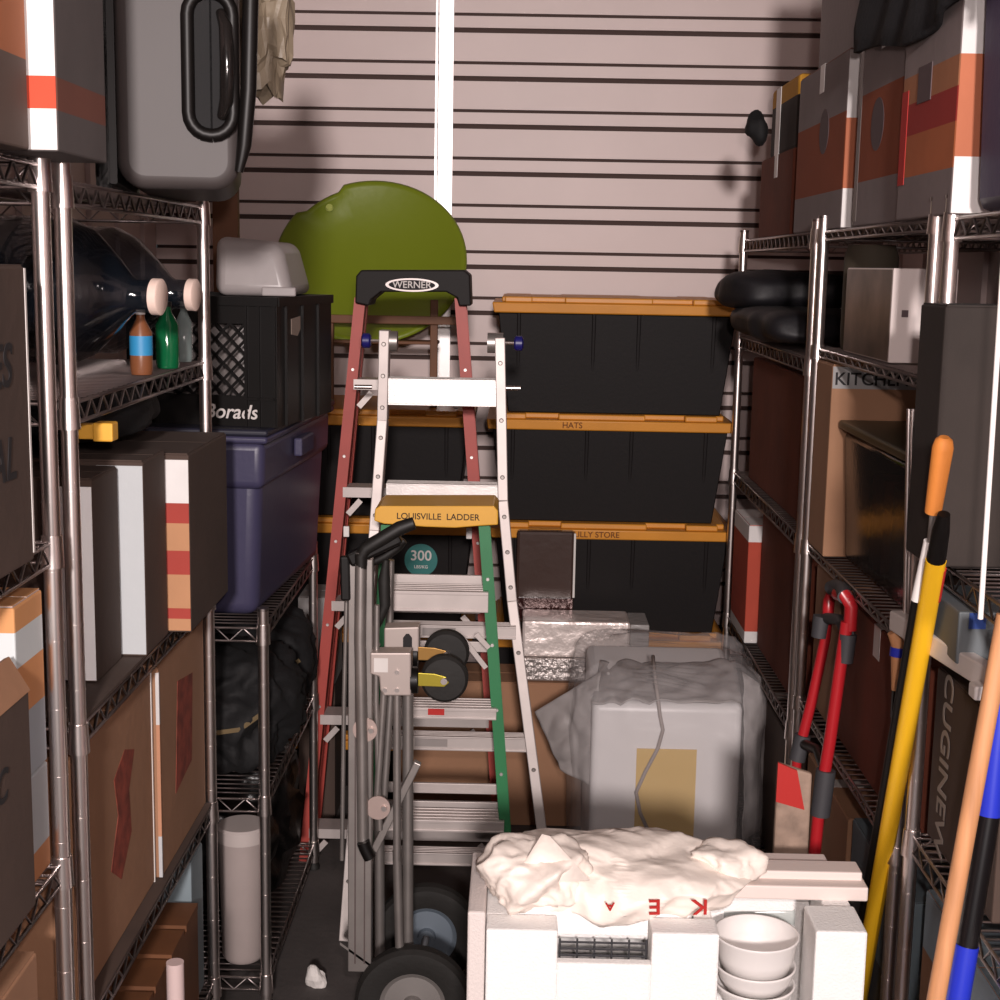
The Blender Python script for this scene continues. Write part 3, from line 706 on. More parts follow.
for (u0, v0, u1, v1, w, Y) in ((384, 690, 377, 800, .011, Yh), (391, 690, 384, 800, .011, Yh + .05), (397, 694, 397, 860, .013, Yh), (397, 850, 400, 960, .016, Yh + .01), (408, 694, 408, 960, .02, Yh + .06), (379, 800, 380, 965, .02, Yf - .08), (391, 560, 389, 690, .012, Yf - .02)):
    obj('frame_tube', MB().tube([P(u0, v0, Y), P(u1, v1, Y)], w / 2 + .002, 12), steelg, ht, True)
# folded kick-out bar
obj('support_strut', MB().bar(P(418, 762, Yh + .02), P(374, 850, Yh + .02), .016, .02, (1, 0, 0)), steelg, ht, bevel=.002)
for u, v in ((365, 730), (378, 808)):
    c = P(u, v, Yh - .022)
    pl = obj('pivot_plate', MB().lathe([(.026, 0), (.026, .004)], c, (0, 1, 0), 24), mat('pinkish_steel', 'b7a39c', .45, .6), ht)
    obj('bolt', MB().lathe([(.006, -.005), (.007, 0)], c + Vector((.013, -.001, 0)), (0, 1, 0), 12), chrome, pl, True)
# corner plates with casters
pm = mat('warm_grey_plate', 'b5a8a2', .45, .5)
for (pts, cu, cv, mm, Y) in (([(370, 653), (411, 653), (411, 696), (384, 696), (380, 690), (379, 677), (370, 674)], 444, 681, mat('brassy_zinc', 'b5a53e', .35, .7), Yh - .03),
                             ([(384, 628), (419, 627), (419, 652), (384, 652)], 446, 655, mat('copper_zinc', 'b58a4e', .35, .7), Yh + .12)):
    pl = obj('corner_plate', MB().prism([P(u, v, Y) for u, v in pts], (0, .05, 0)), pm, ht, bevel=.003)
    rv = MB()
    for (du, dv) in ((385, 690), (397, 690), (397, 672)):
        if Y < Yh: rv.lathe([(.005, -.003), (.005, 0)], P(du, dv, Y - .001), (0, 1, 0), 10)
    if Y < Yh: obj('rivet', rv, chrome, pl, True)
    if Y < Yh: obj('sticker', MB().box(P(374, 660, Y).x, P(388, 660, Y).x, Y - .001, Y - .0001, P(375, 672, Y).z, P(375, 658, Y).z), whitec, pl)
    s = (cv - 681)
    sw = obj('caster_swivel', MB().tube([P(411, cv - 1, Y + .025), P(418, cv - 1, Y + .025)], .028, 20), blackp, ht, True)
    yk = obj('caster_fork', MB().prism([P(418, cv - 8, Y), P(434, cv - 7, Y), P(446, cv - 4, Y), P(449, cv + 2, Y), P(444, cv + 6, Y), P(418, cv + 5, Y)], (0, .004, 0)), mm, ht, bevel=.001)
    yk2 = obj('caster_fork', MB().prism([P(418, cv - 8, Y + .045), P(434, cv - 7, Y + .045), P(446, cv - 4, Y + .045), P(449, cv + 2, Y + .045), P(444, cv + 6, Y + .045), P(418, cv + 5, Y + .045)], (0, .004, 0)), mm, ht)
    c = P(cu, cv, Y)
    wv = obj('caster_wheel', MB().lathe([(.014, .006), (.044, .008), (.05, .014), (.05, .036), (.044, .042), (.014, .042)], c, (0, 1, 0), 36), rubber, ht, True)
    obj('axle_bolt', MB().lathe([(.007, -.005), (.008, 0), (.008, .05)], c + Vector((0, 0, 0)), (0, 1, 0), 14), chrome, wv, True)
obj('slot', MB().prism([P(403, 650, Yh + .117), P(403, 638, Yh + .117), P(406, 634, Yh + .117), P(409, 634, Yh + .117), P(412, 638, Yh + .117), P(412, 650, Yh + .117)], (0, .002, 0)), ink, ht)
# black handles
def hd(pts, r, Y): return obj('handle_grip', MB().tube([P(u, v, Y) for u, v in pts], r, 14), mat('black_foam', '14110f', .55), ht, True)
hd([(361, 570), (361, 556), (366, 548), (380, 540), (400, 528), (414, 523)], [.012, .014, .015, .015, .015, .013], Yh - .02)
hd([(373, 562), (385, 556), (398, 546), (404, 540)], [.009, .012, .012, .009], Yh + .1)
obj('handle_bracket', MB().bar(P(349, 560, Yh - .01), P(400, 536, Yh - .01), .03, .03, (0, 0, 1)), blackp, ht, bevel=.006)
obj('handle_bracket', MB().bar(P(345, 556, Yh), P(346, 600, Yh), .02, .02), blackp, ht, bevel=.004)
tb_([(347, 580), (344, 700), (342, 860)], .005, Yh + .12)
obj('toe_plate', MB().hexa([P(340, 945, Yh), P(372, 968, Yh), P(372, 968, Yf), P(340, 945, Yf), P(340, 944, Yh) + Vector((0, 0, .004)), P(372, 967, Yh) + Vector((0, 0, .004)), P(372, 967, Yf) + Vector((0, 0, .004)), P(340, 944, Yf) + Vector((0, 0, .004))]), steelg, ht)
hook = [(386, 560), (384, 580), (385, 605), (378, 620), (376, 626)]
obj('bungee', MB().tube([P(u, v, Yh + .08) for u, v in hook], [.006, .013, .012, .012, .01], 10), rubber, ht, True)

# ================================================================ WRAPPED APPLIANCE AND NEIGHBOURS
wa = thing('wrapped_appliance', 'white appliance wrapped in clear plastic film with a yellow leaflet', 'appliance', (.4, 3.95, 0))
x0, x1 = at(591, 760, 3.75).x, at(741, 760, 3.75).x; zt4 = at(660, 705, 3.75).z; zk = at(660, 662, 4.1).z
whb = mat('white_enamel', 'dcd8d8', .4)
obj('cabinet', MB().hexa([(x0, 3.75, 0.002), (x1, 3.75, .002), (x1, 4.2, .002), (x0, 4.2, .002), (x0, 3.75, zt4), (x1, 3.75, zt4), (x1, 4.15, zt4 + .06), (x0, 4.15, zt4 + .06)]), whb, wa, True, bevel=.02, seg=4)
yl0, yl1 = at(634, 832, 3.745), at(697, 750, 3.745)
obj('yellow_leaflet', MB().box(yl0.x, yl1.x, 3.7465, 3.7485, .12, yl1.z), mat('yellow_leaflet', 'c9a44e', .6, bump=.2, bscale=12), wa)
cd = obj('cord', MB().tube([at(u, v, 3.735) + Vector((0, dy, 0)) for u, v, dy in ((657, 668, .12), (657, 682, .06), (658, 695, .02), (660, 715, 0), (663, 730, 0), (658, 748, -.002), (645, 772, -.004), (636, 792, -.004), (640, 812, -.004), (648, 830, -.004))], .005, 8), mat('grey_cord', '8d817c', .5), wa, 'all')
film = mat('clear_film', 'c9c3c3', .45, bump=.5, bscale=9, alpha=.22, spec=.5)
cxm = (x0 + x1) / 2
b = MB().blob((cxm + .01, 3.98, .30), ((x1 - x0) / 2 + .06, .27, .36), .06, 6, 12, .3, 6, floor=.003, ridge=True)
obj('film_wrap', b, film, wa, 'all')
wing = mat('bunched_film', 'a59e9c', .5, bump=.6, bscale=10, alpha=.72)
def sheet(pts_grid, m, par, nm, th=.003, amp=.012, fr=14, sd=0):
    """thick creased sheet spanned by four corner points"""
    A_, B_, C__, D__ = [Vector(p) for p in pts_grid]; n = 26; b = MB(); g = []
    nn = (B_ - A_).cross(D__ - A_).normalized()
    for i in range(n + 1):
        row = []
        for j in range(n + 1):
            s, t_ = i / n, j / n
            p = A_ * (1 - s) * (1 - t_) + B_ * s * (1 - t_) + C__ * s * t_ + D__ * (1 - s) * t_
            p = p + nn * amp * (1 - 2.5 * abs(noise.noise(p * fr + Vector((sd, 0, 0))))) 
            row.append(b.b.verts.new(p))
        g.append(row)
    for i in range(n):
        for j in range(n): b.b.faces.new((g[i][j], g[i + 1][j], g[i + 1][j + 1], g[i][j + 1]))
    o = obj(nm, b, m, par, 'all'); md = o.modifiers.new('s', 'SOLIDIFY'); md.thickness = th; return o
sheet([at(600, 672, 3.82), at(596, 790, 3.78), at(560, 770, 3.86), at(533, 712, 3.9)], wing, wa, 'film_tail', sd=3)
sheet([at(742, 672, 3.84), at(742, 840, 3.8), at(762, 830, 3.86), at(768, 690, 3.86)], wing, wa, 'film_tail', sd=5)
sheet([at(600, 660, 4.02), at(735, 658, 4.02), at(742, 699, 3.73), at(592, 701, 3.73)], wing, wa, 'film_top', sd=8)

bc = carton('brown cardboard box behind the aluminium ladder, left of the wrapped appliance', at(395, 760, 4.29).x, at(600, 760, 4.29).x, 4.29, 4.5, 0, at(550, 684, 4.29).z, cardb, tapez=False)
foil = mat('crinkled_foil', 'efe2dc', .33, .45, bump=.9, bscale=14)
fz = at(580, 684, 4.3).z + .004
f1 = thing('foil_package', 'crinkled silver foil package lying on the brown box behind the wrapped appliance', 'package', (.12, 4.1, fz))
obj('foil_pouch', MB().box(at(522, 640, 4.31).x, at(630, 640, 4.31).x, 4.31, 4.47, at(580, 658, 4.31).z, at(580, 622, 4.31).z), foil, f1, bevel=.008)
obj('clear_end', MB().box(at(630, 640, 4.31).x, at(649, 640, 4.31).x, 4.31, 4.47, at(640, 658, 4.31).z, at(640, 625, 4.31).z), mat('greyish_film', '9a9694', .25, bump=.3), f1, bevel=.004)
f2 = obj('foil_package', MB().box(at(522, 670, 4.31).x, at(598, 670, 4.31).x, 4.30, 4.47, at(550, 684, 4.29).z + .006, at(580, 658, 4.31).z - .001), mat('patterned_foil', 'b9b0ac', .3, .6, bump=1, bscale=60), bevel=.005)
tag(f2, 'patterned silver package directly under the crinkled foil one', 'package')
bb = thing('paper_bag', 'dark brown glossy bag standing upright before the right bin stack', 'bag', (.08, 4.33, .7))
zlo = at(550, 620, 4.3).z
obj('bag_body', MB().box(at(516, 575, 4.49).x, at(574, 575, 4.49).x, 4.48, 4.525, at(550, 622, 4.49).z, at(550, 531, 4.49).z), mat('dark_brown_film', '40302b', .25, bump=.3, bscale=8), bb, bevel=.01)
obj('bag_seam', MB().box(at(573, 575, 4.478).x, at(575, 575, 4.478).x, 4.474, 4.4795, at(550, 597, 4.478).z, at(550, 533, 4.478).z), tape, bb)
obj('bag_band', MB().box(at(516, 575, 4.478).x, at(573, 575, 4.478).x, 4.472, 4.4795, at(550, 619, 4.478).z, at(550, 598, 4.478).z), mat('dark_red_foil', '331715', .2, .3, bump=.8, bscale=20), bb)
fl = carton('pale foil faced carton seen between the low shelf and the red ladder', at(298, 640, 4.3).x, at(335, 640, 4.3).x, 4.3, 4.48, 0, at(315, 612, 4.12).z, mbands('card_foil_top', [(0, '4a3a32'), (.62, 'a9a5a3')]), tapez=False)

# ================================================================ FOAM BOX
fb = thing('foam_box', 'white polystyrene packing box in the front with a notched edge', 'foam box', (.26, 2.4, 0))
Y0, Y1 = 2.2, 2.465
def X(u): return at(u, 935, Y0).x
ztf = at(600, 932, Y0).z
b = MB()
b.box(X(486), X(558), Y0, Y0 + .06, 0, ztf); b.box(X(558) - .001, X(652) + .001, Y0, Y0 + .022, 0, at(600, 964, Y0).z); b.box(X(652), X(720), Y0, Y0 + .06, 0, ztf)
obj('front_wall', b, eps, fb, bevel=.004)
obj('front_wall', MB().box(X(816), X(868), Y0, Y0 + .1, 0, at(840, 932, Y0).z), eps, fb, bevel=.004)
obj('side_wall', MB().box(X(486) - .001, X(520), Y0 + .0605, Y1, 0, ztf - .002), eps, fb, bevel=.004)
obj('side_wall', MB().box(X(838), X(867), Y0 + .1005, Y1, 0, ztf + .004), eps, fb, bevel=.004)
obj('inner_divider', MB().box(X(700), X(720), Y0 + .0605, Y1 - .06, 0, ztf - .01), eps, fb, bevel=.004)
obj('back_wall', MB().box(X(521), X(837), Y1 - .055, Y1, 0, ztf + .01), eps, fb, bevel=.004)
obj('raised_rim', MB().box(X(505), X(698), Y0 + .07, Y0 + .12, ztf - .05, ztf + .018), eps, fb, bevel=.012, seg=3)
# left outer flange
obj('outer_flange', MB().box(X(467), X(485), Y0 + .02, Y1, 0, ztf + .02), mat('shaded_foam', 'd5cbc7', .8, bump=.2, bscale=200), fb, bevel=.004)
b = MB(); za, zb_ = at(600, 964, Y0 + .04).z, at(600, 938, Y0 + .04).z
for k in range(4): b.tube([(X(560), Y0 + .04, za + (zb_ - za) * (k + .3) / 4), (X(650), Y0 + .04, za + (zb_ - za) * (k + .3) / 4)], .002, 6)
for k in range(6): x = X(561) + (X(649) - X(561)) * k / 5; b.tube([(x, Y0 + .036, za - .08), (x, Y0 + .036, zb_)], .0018, 6)
tag(obj('wire_rack', b, mat('dark_wire', '4b4b4e', .4, .5)), 'small dark wire rack seen through the notch in the foam box', 'rack')
# bowls
bx = X(768)
def bowl(v, rad, h, lab, Yc):
    zr = at(768, v, Yc).z
    prof = [(.03, -h), (rad * .8, -h), (rad * .9, -h * .55), (rad * .97, -.004), (rad, 0), (rad, .003), (rad * .95, .002), (rad * .87, -h * .5), (rad * .77, -h + .006), (.005, -h + .006)]
    o = obj('bowl', MB().lathe(prof, (X(768), Yc, zr), n=48, cap=False), whitep if v != 926 else mat('clear_bowl', 'cfcac8', .2, alpha=.7), smooth='all'); return tag(o, lab, 'bowl', 'bowls stacked in the foam box')
bowl(934, .071, .06, 'clear plastic bowl on top of the white bowls in the foam box', Y0 + .1)
bowl(964, .068, .035, 'white bowl directly beneath the clear bowl in the foam box', Y0 + .1)
bowl(982, .068, .03, 'white ridged bowl third down in the foam box', Y0 + .1)
p = at(785, 910, 2.42)
cu_ = obj('plastic_cup', MB().lathe([(.022, 0), (.024, .12), (.026, .125), (.024, .125), (.0215, .002)], at(722, 911, 2.43), (1, 0, 0), 28), mat('clear_cup', 'c9cfcc', .1, alpha=.5), smooth=True)
tag(cu_, 'clear plastic cup lying under the white boards', 'cup')
# white boards
for i, (u0, u1, v0, v1, Y) in enumerate(((690, 862, 871, 884, 2.36), (700, 868, 886, 900, 2.33), (680, 830, 864, 869, 2.41))):
    a, c = at(u0, v0, Y), at(u1, v1, Y)
    o = obj('trim_board', MB().box(a.x, c.x, Y, Y + .05, at(780, v1, Y).z, at(780, v0, Y).z), mat('primed_board', 'dccdc6', .6), bevel=.003)
    tag(o, ('upper thick white board sticking out of the crumpled bag', 'lower thick white board sticking out of the crumpled bag', 'thin white board behind the two thick ones')[i], 'board')
# crumpled carrier bag
cb = thing('carrier_bag', 'crumpled cream plastic bag with red letters on the foam box', 'bag', (.18, 2.4, ztf + .02))
bagm = mat('cream_film', 'f0e4da', .4, bump=.7, bscale=11)
c = at(625, 876, 2.36)
b = MB().blob((c.x - .01, 2.37, c.z - .002), (.205, .12, .055), .20, 7, 31, .72, 6, ridge=True)
obj('bag_body', b, bagm, cb, 'all')
b = MB().blob((at(535, 868, 2.31).x, 2.31, at(535, 872, 2.31).z), (.085, .08, .052), .35, 11, 8, .8, 5, ridge=True)
obj('bag_fold', b, bagm, cb, 'all')
b = MB().blob((at(730, 862, 2.35).x, 2.36, at(730, 862, 2.35).z), (.06, .05, .025), .35, 14, 5, .8, 4, ridge=True)
obj('bag_handle', b, bagm, cb, 'all')
obj('bag_peak', MB().hexa([at(510, 885, 2.26), at(590, 880, 2.25), at(590, 880, 2.28), at(510, 885, 2.29), at(542, 834, 2.27), at(550, 836, 2.27), at(550, 836, 2.28), at(542, 834, 2.28)]), bagm, cb, 'all')
for s, u, r in (('K', 700, PI), ('E', 655, PI), ('A', 610, PI)):
    pt = at(u, 906, 2.235)
    writing('red_letter', s, .042 if s != 'A' else .022, pt, (-1, 0, -.05), (-.05, .25, -1), red, cb, .0008)

# ================================================================ RIGHT SIDE
def rb_(label, X0, ua, ub, z0, z1, m, X1=1.12, **k):
    """box whose aisle face is at X0 between the sight lines ua (far) and ub (near)"""
    ya, yb = atx(ua, 400, X0).y, atx(ub, 400, X0).y
    return carton(label, X0, X1, yb, ya, z0, z1, m, **k)
zT = 1.81
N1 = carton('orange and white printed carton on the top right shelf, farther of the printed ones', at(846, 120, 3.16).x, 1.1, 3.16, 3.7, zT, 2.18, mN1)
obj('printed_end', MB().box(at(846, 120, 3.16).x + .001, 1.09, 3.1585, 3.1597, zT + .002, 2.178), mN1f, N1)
obj('dark_emblem', MB().lathe([(.05, 0), (.05, .001)], (at(846, 120, 3.16).x, 3.38, 2.03), (-1, 0, 0), 28), mat('grey_ink', '57474a', .7), N1)
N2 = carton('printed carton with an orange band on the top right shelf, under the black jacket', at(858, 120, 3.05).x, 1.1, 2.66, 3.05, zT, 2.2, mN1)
obj('dark_emblem', MB().lathe([(.05, 0), (.05, .001)], (at(858, 120, 3.05).x, 2.88, 2.0), (-1, 0, 0), 28), MC['grey_ink'], N2)
obj('edge_shadow_strip', MB().box(at(858, 120, 3.05).x - .001, .7, 3.02, 3.048, 1.82, 2.19), mat('edge_shadow_brown', '4b3a34', .4), N2)  # dark strip painting the shadow at the carton's far edge
N3 = carton('carton with red label panels on the top right shelf, next to the chrome post pair', at(956, 120, 2.31).x, 1.1, 2.31, 2.64, zT, 2.2, mbands('shaded_print_red_band', [(0, '7d7170'), (.18, 'b0623a'), (.36, '9c2c26'), (.5, 'a8704e'), (.62, '8a7e7d')]))  # side bands dulled with painted shade, end panel left bright
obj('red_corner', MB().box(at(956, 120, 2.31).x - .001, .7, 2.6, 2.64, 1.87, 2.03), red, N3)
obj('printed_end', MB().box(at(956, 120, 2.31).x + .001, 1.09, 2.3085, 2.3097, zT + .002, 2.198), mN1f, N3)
obj('barcode_panel', MB().box(at(956, 120, 2.31).x - .0015, .7, 2.46, 2.54, 2.0, 2.06), MC['grey_ink'], N3)
purp = mat('dark_violet_plastic', '3b3052', .5, bump=.05)
t = thing('storage_tote', 'dark violet plastic tote at the right edge on the top shelf', 'tote', (.9, 2.0, zT))
obj('tub_body', MB().box(at(966, 120, 2.27).x + .01, 1.1, 1.6, 2.27, zT + .001, 2.19, .01, .01), purp, t, True, bevel=.02); obj('lid', MB().box(at(966, 120, 2.27).x, 1.11, 1.59, 2.285, 2.19, 2.215), purp, t, bevel=.005)
N0 = carton('rust brown printed carton at the far end of the top right shelf', .70, 1.1, 3.85, 4.35, zT, 2.03, cardr)
t = thing('wrapped_package', 'black and yellow package on the rust brown carton', 'package', (.85, 4.1, 2.033))
obj('package_body', MB().box(.715, 1.05, 3.9, 4.3, 2.034, 2.225), mbands('black_yellow', [(0, '2b2523'), (.72, 'c08a28')]), t, bevel=.01); 
obj('tape_strip', MB().box(.713, .7145, 4.15, 4.22, 2.036, 2.22), tape, t)
tag(obj('black_glove', MB().blob(at(757, 128, 4.1) + Vector((-.0, 0, 0)), (.03, .05, .045), .5, 22, 3, 1, 3), blackm, smooth='all'), 'small black cloth lump poking out behind the black and yellow package', 'cloth')
gr1 = mat('smoky_box', '6d5f5e', .5, bump=.1)
carton('greyish carton on top of the printed cartons, at the top of the picture', .72, 1.1, 3.2, 3.68, 2.184, 2.6, gr1, tapez=False)
carton('greyish carton nearer one on top of the printed cartons, partly under the jacket', .77, 1.1, 2.04, 3.1, 2.219, 2.6, gr1, tapez=False)
# jacket draped over the carton tops
jk = thing('jacket', 'black jacket draped over the cartons on the top right shelf', 'jacket', (.75, 2.5, 2.21))
b = MB(); g = []; n = 40; mm_ = 22
for i in range(n + 1):
    row = []; s = i / n; Y = 2.02 + (3.0 - 2.02) * s
    drop = 2.12 + .02 * math.sin(s * 9) + (.05 if s > .93 else 0) - .0 * s
    for j in range(mm_ + 1):
        q = j / mm_
        if q < .35: x = .98 - (.98 - .742) * q / .35; z = 2.628 - .012 * q + .012 * noise.noise(Vector((x * 9, Y * 9, 1)))
        else:
            w = (q - .35) / .65; x = .742 - .095 * w - .012 * math.sin(w * PI) + .008 * math.sin(Y * 34 + 2 * noise.noise(Vector((Y * 4, w * 3, 0)))) * w; z = 2.622 - (2.622 - drop) * w
        row.append(b.b.verts.new((min(x, .98), Y, z)))
    g.append(row)
for i in range(n):
    for j in range(mm_): b.b.faces.new((g[i][j], g[i + 1][j], g[i + 1][j + 1], g[i][j + 1]))
o = obj('cloth', b, mat('black_cloth', '0e0d12', .9, bump=.3, bscale=120), jk, 'all'); md = o.modifiers.new('s', 'SOLIDIFY'); md.thickness = .012

# second tier, right
for lab, c, r, sd in (('black soft bag hanging over the top bin at the far right shelf', at(762, 290, 4.15) + Vector((.05, 0, 0)), (.17, .2, .055), 3),
                      ('glossy black bag under the soft one at the far right shelf', at(775, 323, 3.9) + Vector((.05, 0, .0)), (.14, .3, .045), 8)):
    t = thing('storage_bag', lab, 'bag', (c.x, c.y, c.z - r[2]))
    obj('bag_body', MB().blob(c, r, .2, 9, sd, .6, 5, floor=1.522 if sd == 8 else None), mat('black_nylon', '141216', .32 if sd == 8 else .6, bump=.3, bscale=18), t, 'all')
tag(obj('rolled_mat', MB().lathe([(.055, 0), (.058, .02), (.058, .2), (.05, .225)], (.76, 3.19, 1.551), n=28), mat('olive_grey_mat', '453d31', .8), smooth=True), 'olive grey rolled mat upright beside the double chrome post', 'mat')
t = thing('product_box', 'white ended product box with a printed picture side on the second right shelf', 'box', (.74, 2.9, 1.55))
zq = at(888, 268, 2.72).z
obj('box_body', MB().box(.69, .81, 2.72, 3.1, 1.552, zq), mat('white_gloss_card', 'e0d3cf', .4), t, bevel=.002)
pic = mat('picture_print', '6d5a50', .35, var=.75, vscale=9); obj('picture_side', MB().box(.6885, .6897, 2.723, 3.097, 1.555, zq - .003), pic, t)
c = at(905, 314, 2.7185); obj('small_emblem', MB().box(c.x - .006, c.x + .006, 2.718, 2.7198, c.z - .006, c.z + .007), MC['grey_ink'], t)
tag(obj('rolled_paper', MB().tube([(.86, 2.6, 1.6), (.83, 2.42, 1.635)], [.03, .03], 18), mat('pale_paper', 'bfb8b0', .7), smooth=True), 'pale paper roll end beside the white ended product box', 'paper roll')
# third tier right
kb = carton('tan carton marked KITCHEN behind the dark tote on the third right shelf', .674, 1.1, 3.12, 3.285, 1.102, at(860, 366, 3.12).z, cardb, tapez=False)
obj('grey_tape_band', MB().box(.675, 1.1, 3.1185, 3.1198, at(860, 389, 3.12).z, at(860, 367, 3.12).z), mat('dull_tape', '8b8988', .5), kb)
writing('handwriting', 'KITCHEN', .038, at(872, 380, 3.118), (1, 0, 0), (0, 0, 1), ink, kb, .0005)
t = thing('storage_tote', 'dark see-through plastic tote under the KITCHEN carton', 'tote', (.9, 2.8, 1.1))
smoke = mat('smoky_plastic', '1d1814', .15, alpha=.8, bump=.05)
obj('tub_body', MB().box(.70, 1.12, 2.46, 3.1, 1.102, 1.385, .015, .01), smoke, t, True, bevel=.015)
obj('lid', MB().box(.69, 1.125, 2.45, 3.105, 1.386, 1.405), mat('olive_lid', '46402c', .4), t, bevel=.005)
for i, (yy, mm) in enumerate(((2.62, cardr), (2.8, cardg), (2.97, cardr))):
    tag(obj('book', MB().box(.75, 1.05, yy - .05, yy + .05, 1.11, 1.3), mm), ('rust coloured', 'grey brown', 'dark rust')[i] + ' packet inside the dark see-through tote, ' + ('nearest', 'middle', 'farthest')[i] + ' of three', 'packet')
tag(obj('metal_pole', MB().tube([at(909, 409, 2.385), at(905, 618, 2.385)], .004, 10).tube([at(913, 409, 2.385), at(908, 618, 2.385)], .003, 10), chrome, smooth=True), 'thin double chrome rod standing before the dark tote', 'rod')
carton('rust brown carton on the third shelf of the far right unit', .70, 1.1, 3.47, 4.33, 1.102, 1.46, cardr, tapez=False)
Wb = carton('dark rust carton on the fourth shelf of the far right unit, nearer one', .71, 1.1, 3.47, 4.10, .642, 1.03, cardr, tapez=False)
Wa = carton('carton with a red and white printed end, far end of the fourth right shelf', .675, 1.1, 4.12, 4.4, .642, .99, mbands('red_white_end', [(0, 'c9c5c3'), (.1, 'a8402c'), (.86, 'd5d0ce')]), tapez=False)
carton('plain tan carton on the fourth right shelf by the double chrome post', .70, 1.1, 3.04, 3.29, .727, 1.05, cardb, tapez=False)
carton('reddish brown carton on the fourth right shelf behind the yellow pole', .705, 1.1, 2.45, 3.02, .727, 1.04, cardr)
carton('tan carton on the bottom right shelf behind the red trolley', .70, 1.1, 2.86, 3.28, .152, .6, cardb)
carton('slate grey carton on the bottom right shelf beside the yellow pole', .70, 1.1, 2.42, 2.82, .152, .62, mbands('slate_card', [(0, '3f4145'), (.6, '5f6c72')]))
carton('dark carton on the bottom shelf of the far right unit', .70, 1.1, 3.5, 4.3, .152, .55, cardd)
# near right unit
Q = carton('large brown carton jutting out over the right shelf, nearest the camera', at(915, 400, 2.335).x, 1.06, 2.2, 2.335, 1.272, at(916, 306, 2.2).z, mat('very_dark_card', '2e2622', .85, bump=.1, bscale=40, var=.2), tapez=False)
gb = carton('slate grey flat carton with a blue patch under the jutting brown carton', .66, 1.05, 2.1, 2.29, 1.145, 1.225, mat('slate_grey_card', '5b6164', .6), tapez=False, flaps=False)
p = at(951, 562, 2.0); obj('blue_patch', MB().box(.675, .70, 2.0985, 2.1, 1.2, 1.224), mat('blue_print', '1f3f86', .5), gb)
fr = thing('white_rack_frame', 'white wooden frame bars jutting out under the slate grey carton', 'frame', (.8, 2.2, 1.12))
w_ = mat('white_painted_wood', 'd9d1cc', .5)
p0, p1 = at(896, 620, 2.4), at(1010, 690, 1.95)
obj('side_rail', MB().bar(p0, p1, .024, .034, (1, 0, 0)), w_, fr, bevel=.003)
obj('cross_rail', MB().box(.655, 1.08, 1.99, 2.02, 1.122, 1.143), w_, fr, bevel=.003)
obj('cross_rail', MB().box(.655, 1.08, 2.25, 2.28, 1.122, 1.143), w_, fr, bevel=.003)
T_ = carton('dark carton with large sideways lettering on the right shelf behind the wooden pole', .70, 1.1, 1.98, 2.32, .792, 1.08, cardd, tapez=False)
writing('sideways_lettering', 'CUGINEW', .065, (.699, 2.25, .935), (0, 0, -1), (0, -1, 0), MC['grey_ink'] if False else mat('faded_ink', '9a9088', .8), T_, .0005)
carton('greyish carton on the right shelf between the wooden pole and the lettered carton', .71, 1.1, 1.6, 1.95, .792, 1.09, cardg, tapez=False)
carton('brown carton with a pale top on the bottom shelf at the lower right', .70, 1.1, 1.75, 2.3, .152, .7, mbands('card_pale_top', [(0, '7a5236'), (.82, '75828a')]), tapez=False)

# red folding trolley
rt_ = thing('folding_trolley', 'red folding trolley frame with dark grey joints before the right shelves', 'trolley', (.58, 3.1, 0))
Ya_, Yb_ = 3.02, 2.82
def T(u, v, Y): return at(u, v, Y)
def rtube(pts, r, m, nm): return obj(nm, MB().tube([T(*p) for p in pts], r, 14), m, rt_, True)
rtube([(829, 602, Ya_), (825, 640, Ya_), (812, 700, Ya_), (803, 735, Ya_)], .0115, redm, 'frame_tube')
rtube([(847, 622, Yb_), (840, 670, Yb_), (830, 740, Yb_), (820, 800, Yb_), (812, 880, Yb_)], .0125, redm, 'frame_tube')
rtube([(828, 612, Ya_), (829, 600, Ya_), (833, 592, Ya_), (838, 587, 2.95)], .0125, redm, 'handle_bar')
rtube([(838, 594, 2.88), (846, 596, Yb_), (851, 606, Yb_), (850, 630, Yb_)], .0135, redm, 'handle_bar')
rtube([(831, 588, 2.97), (836, 586, 2.95), (843, 590, 2.86), (845, 597, Yb_)], .015, darkgrip, 'top_grip')
rtube([(822, 616, Ya_), (819, 637, Ya_)], [.019, .017], darkgrip, 'joint'); rtube([(848, 634, Yb_), (845, 662, Yb_)], [.018, .016], darkgrip, 'joint')
rtube([(826, 618, Ya_), (840, 620, 2.91), (848, 634, Yb_)], .012, darkgrip, 'cross_bar')
rtube([(803, 735, Ya_), (797, 760, Ya_)], .018, darkgrip, 'joint'); rtube([(826, 770, Yb_), (820, 815, Yb_)], .02, darkgrip, 'joint')
rtube([(806, 745, 2.98), (818, 750, 2.91), (824, 768, Yb_)], .011, blackp, 'cross_bar')
b_c = T(812, 880, Yb_)
obj('base_plate', MB().box(b_c.x - .08, b_c.x + .03, 2.79, 3.05, .0, .02), darkgrip, rt_, bevel=.004)
rtube([(812, 875, Yb_), (808, 930, Yb_)], .011, redm, 'frame_tube')
obj('frame_tube', MB().tube([T(808, 925, Yb_), Vector((b_c.x - .01, Yb_, .02))], .011, 12), redm, rt_, True)
obj('frame_tube', MB().tube([T(797, 755, Ya_), Vector((T(790, 900, Ya_).x, Ya_, .02))], .0105, 12), redm, rt_, True)
for Y in (2.78, 3.07):
    w = obj('wheel', MB().lathe([(.02, -.01), (.055, -.012), (.06, 0), (.055, .012), (.02, .01)], (b_c.x - .02, Y - .0, .061), (0, 1, 0), 28), rubber, rt_, True)
    obj('hub', MB().lathe([(.022, -.012), (.022, .012)], (b_c.x - .02, Y, .061), (0, 1, 0), 18), redm, w, True)
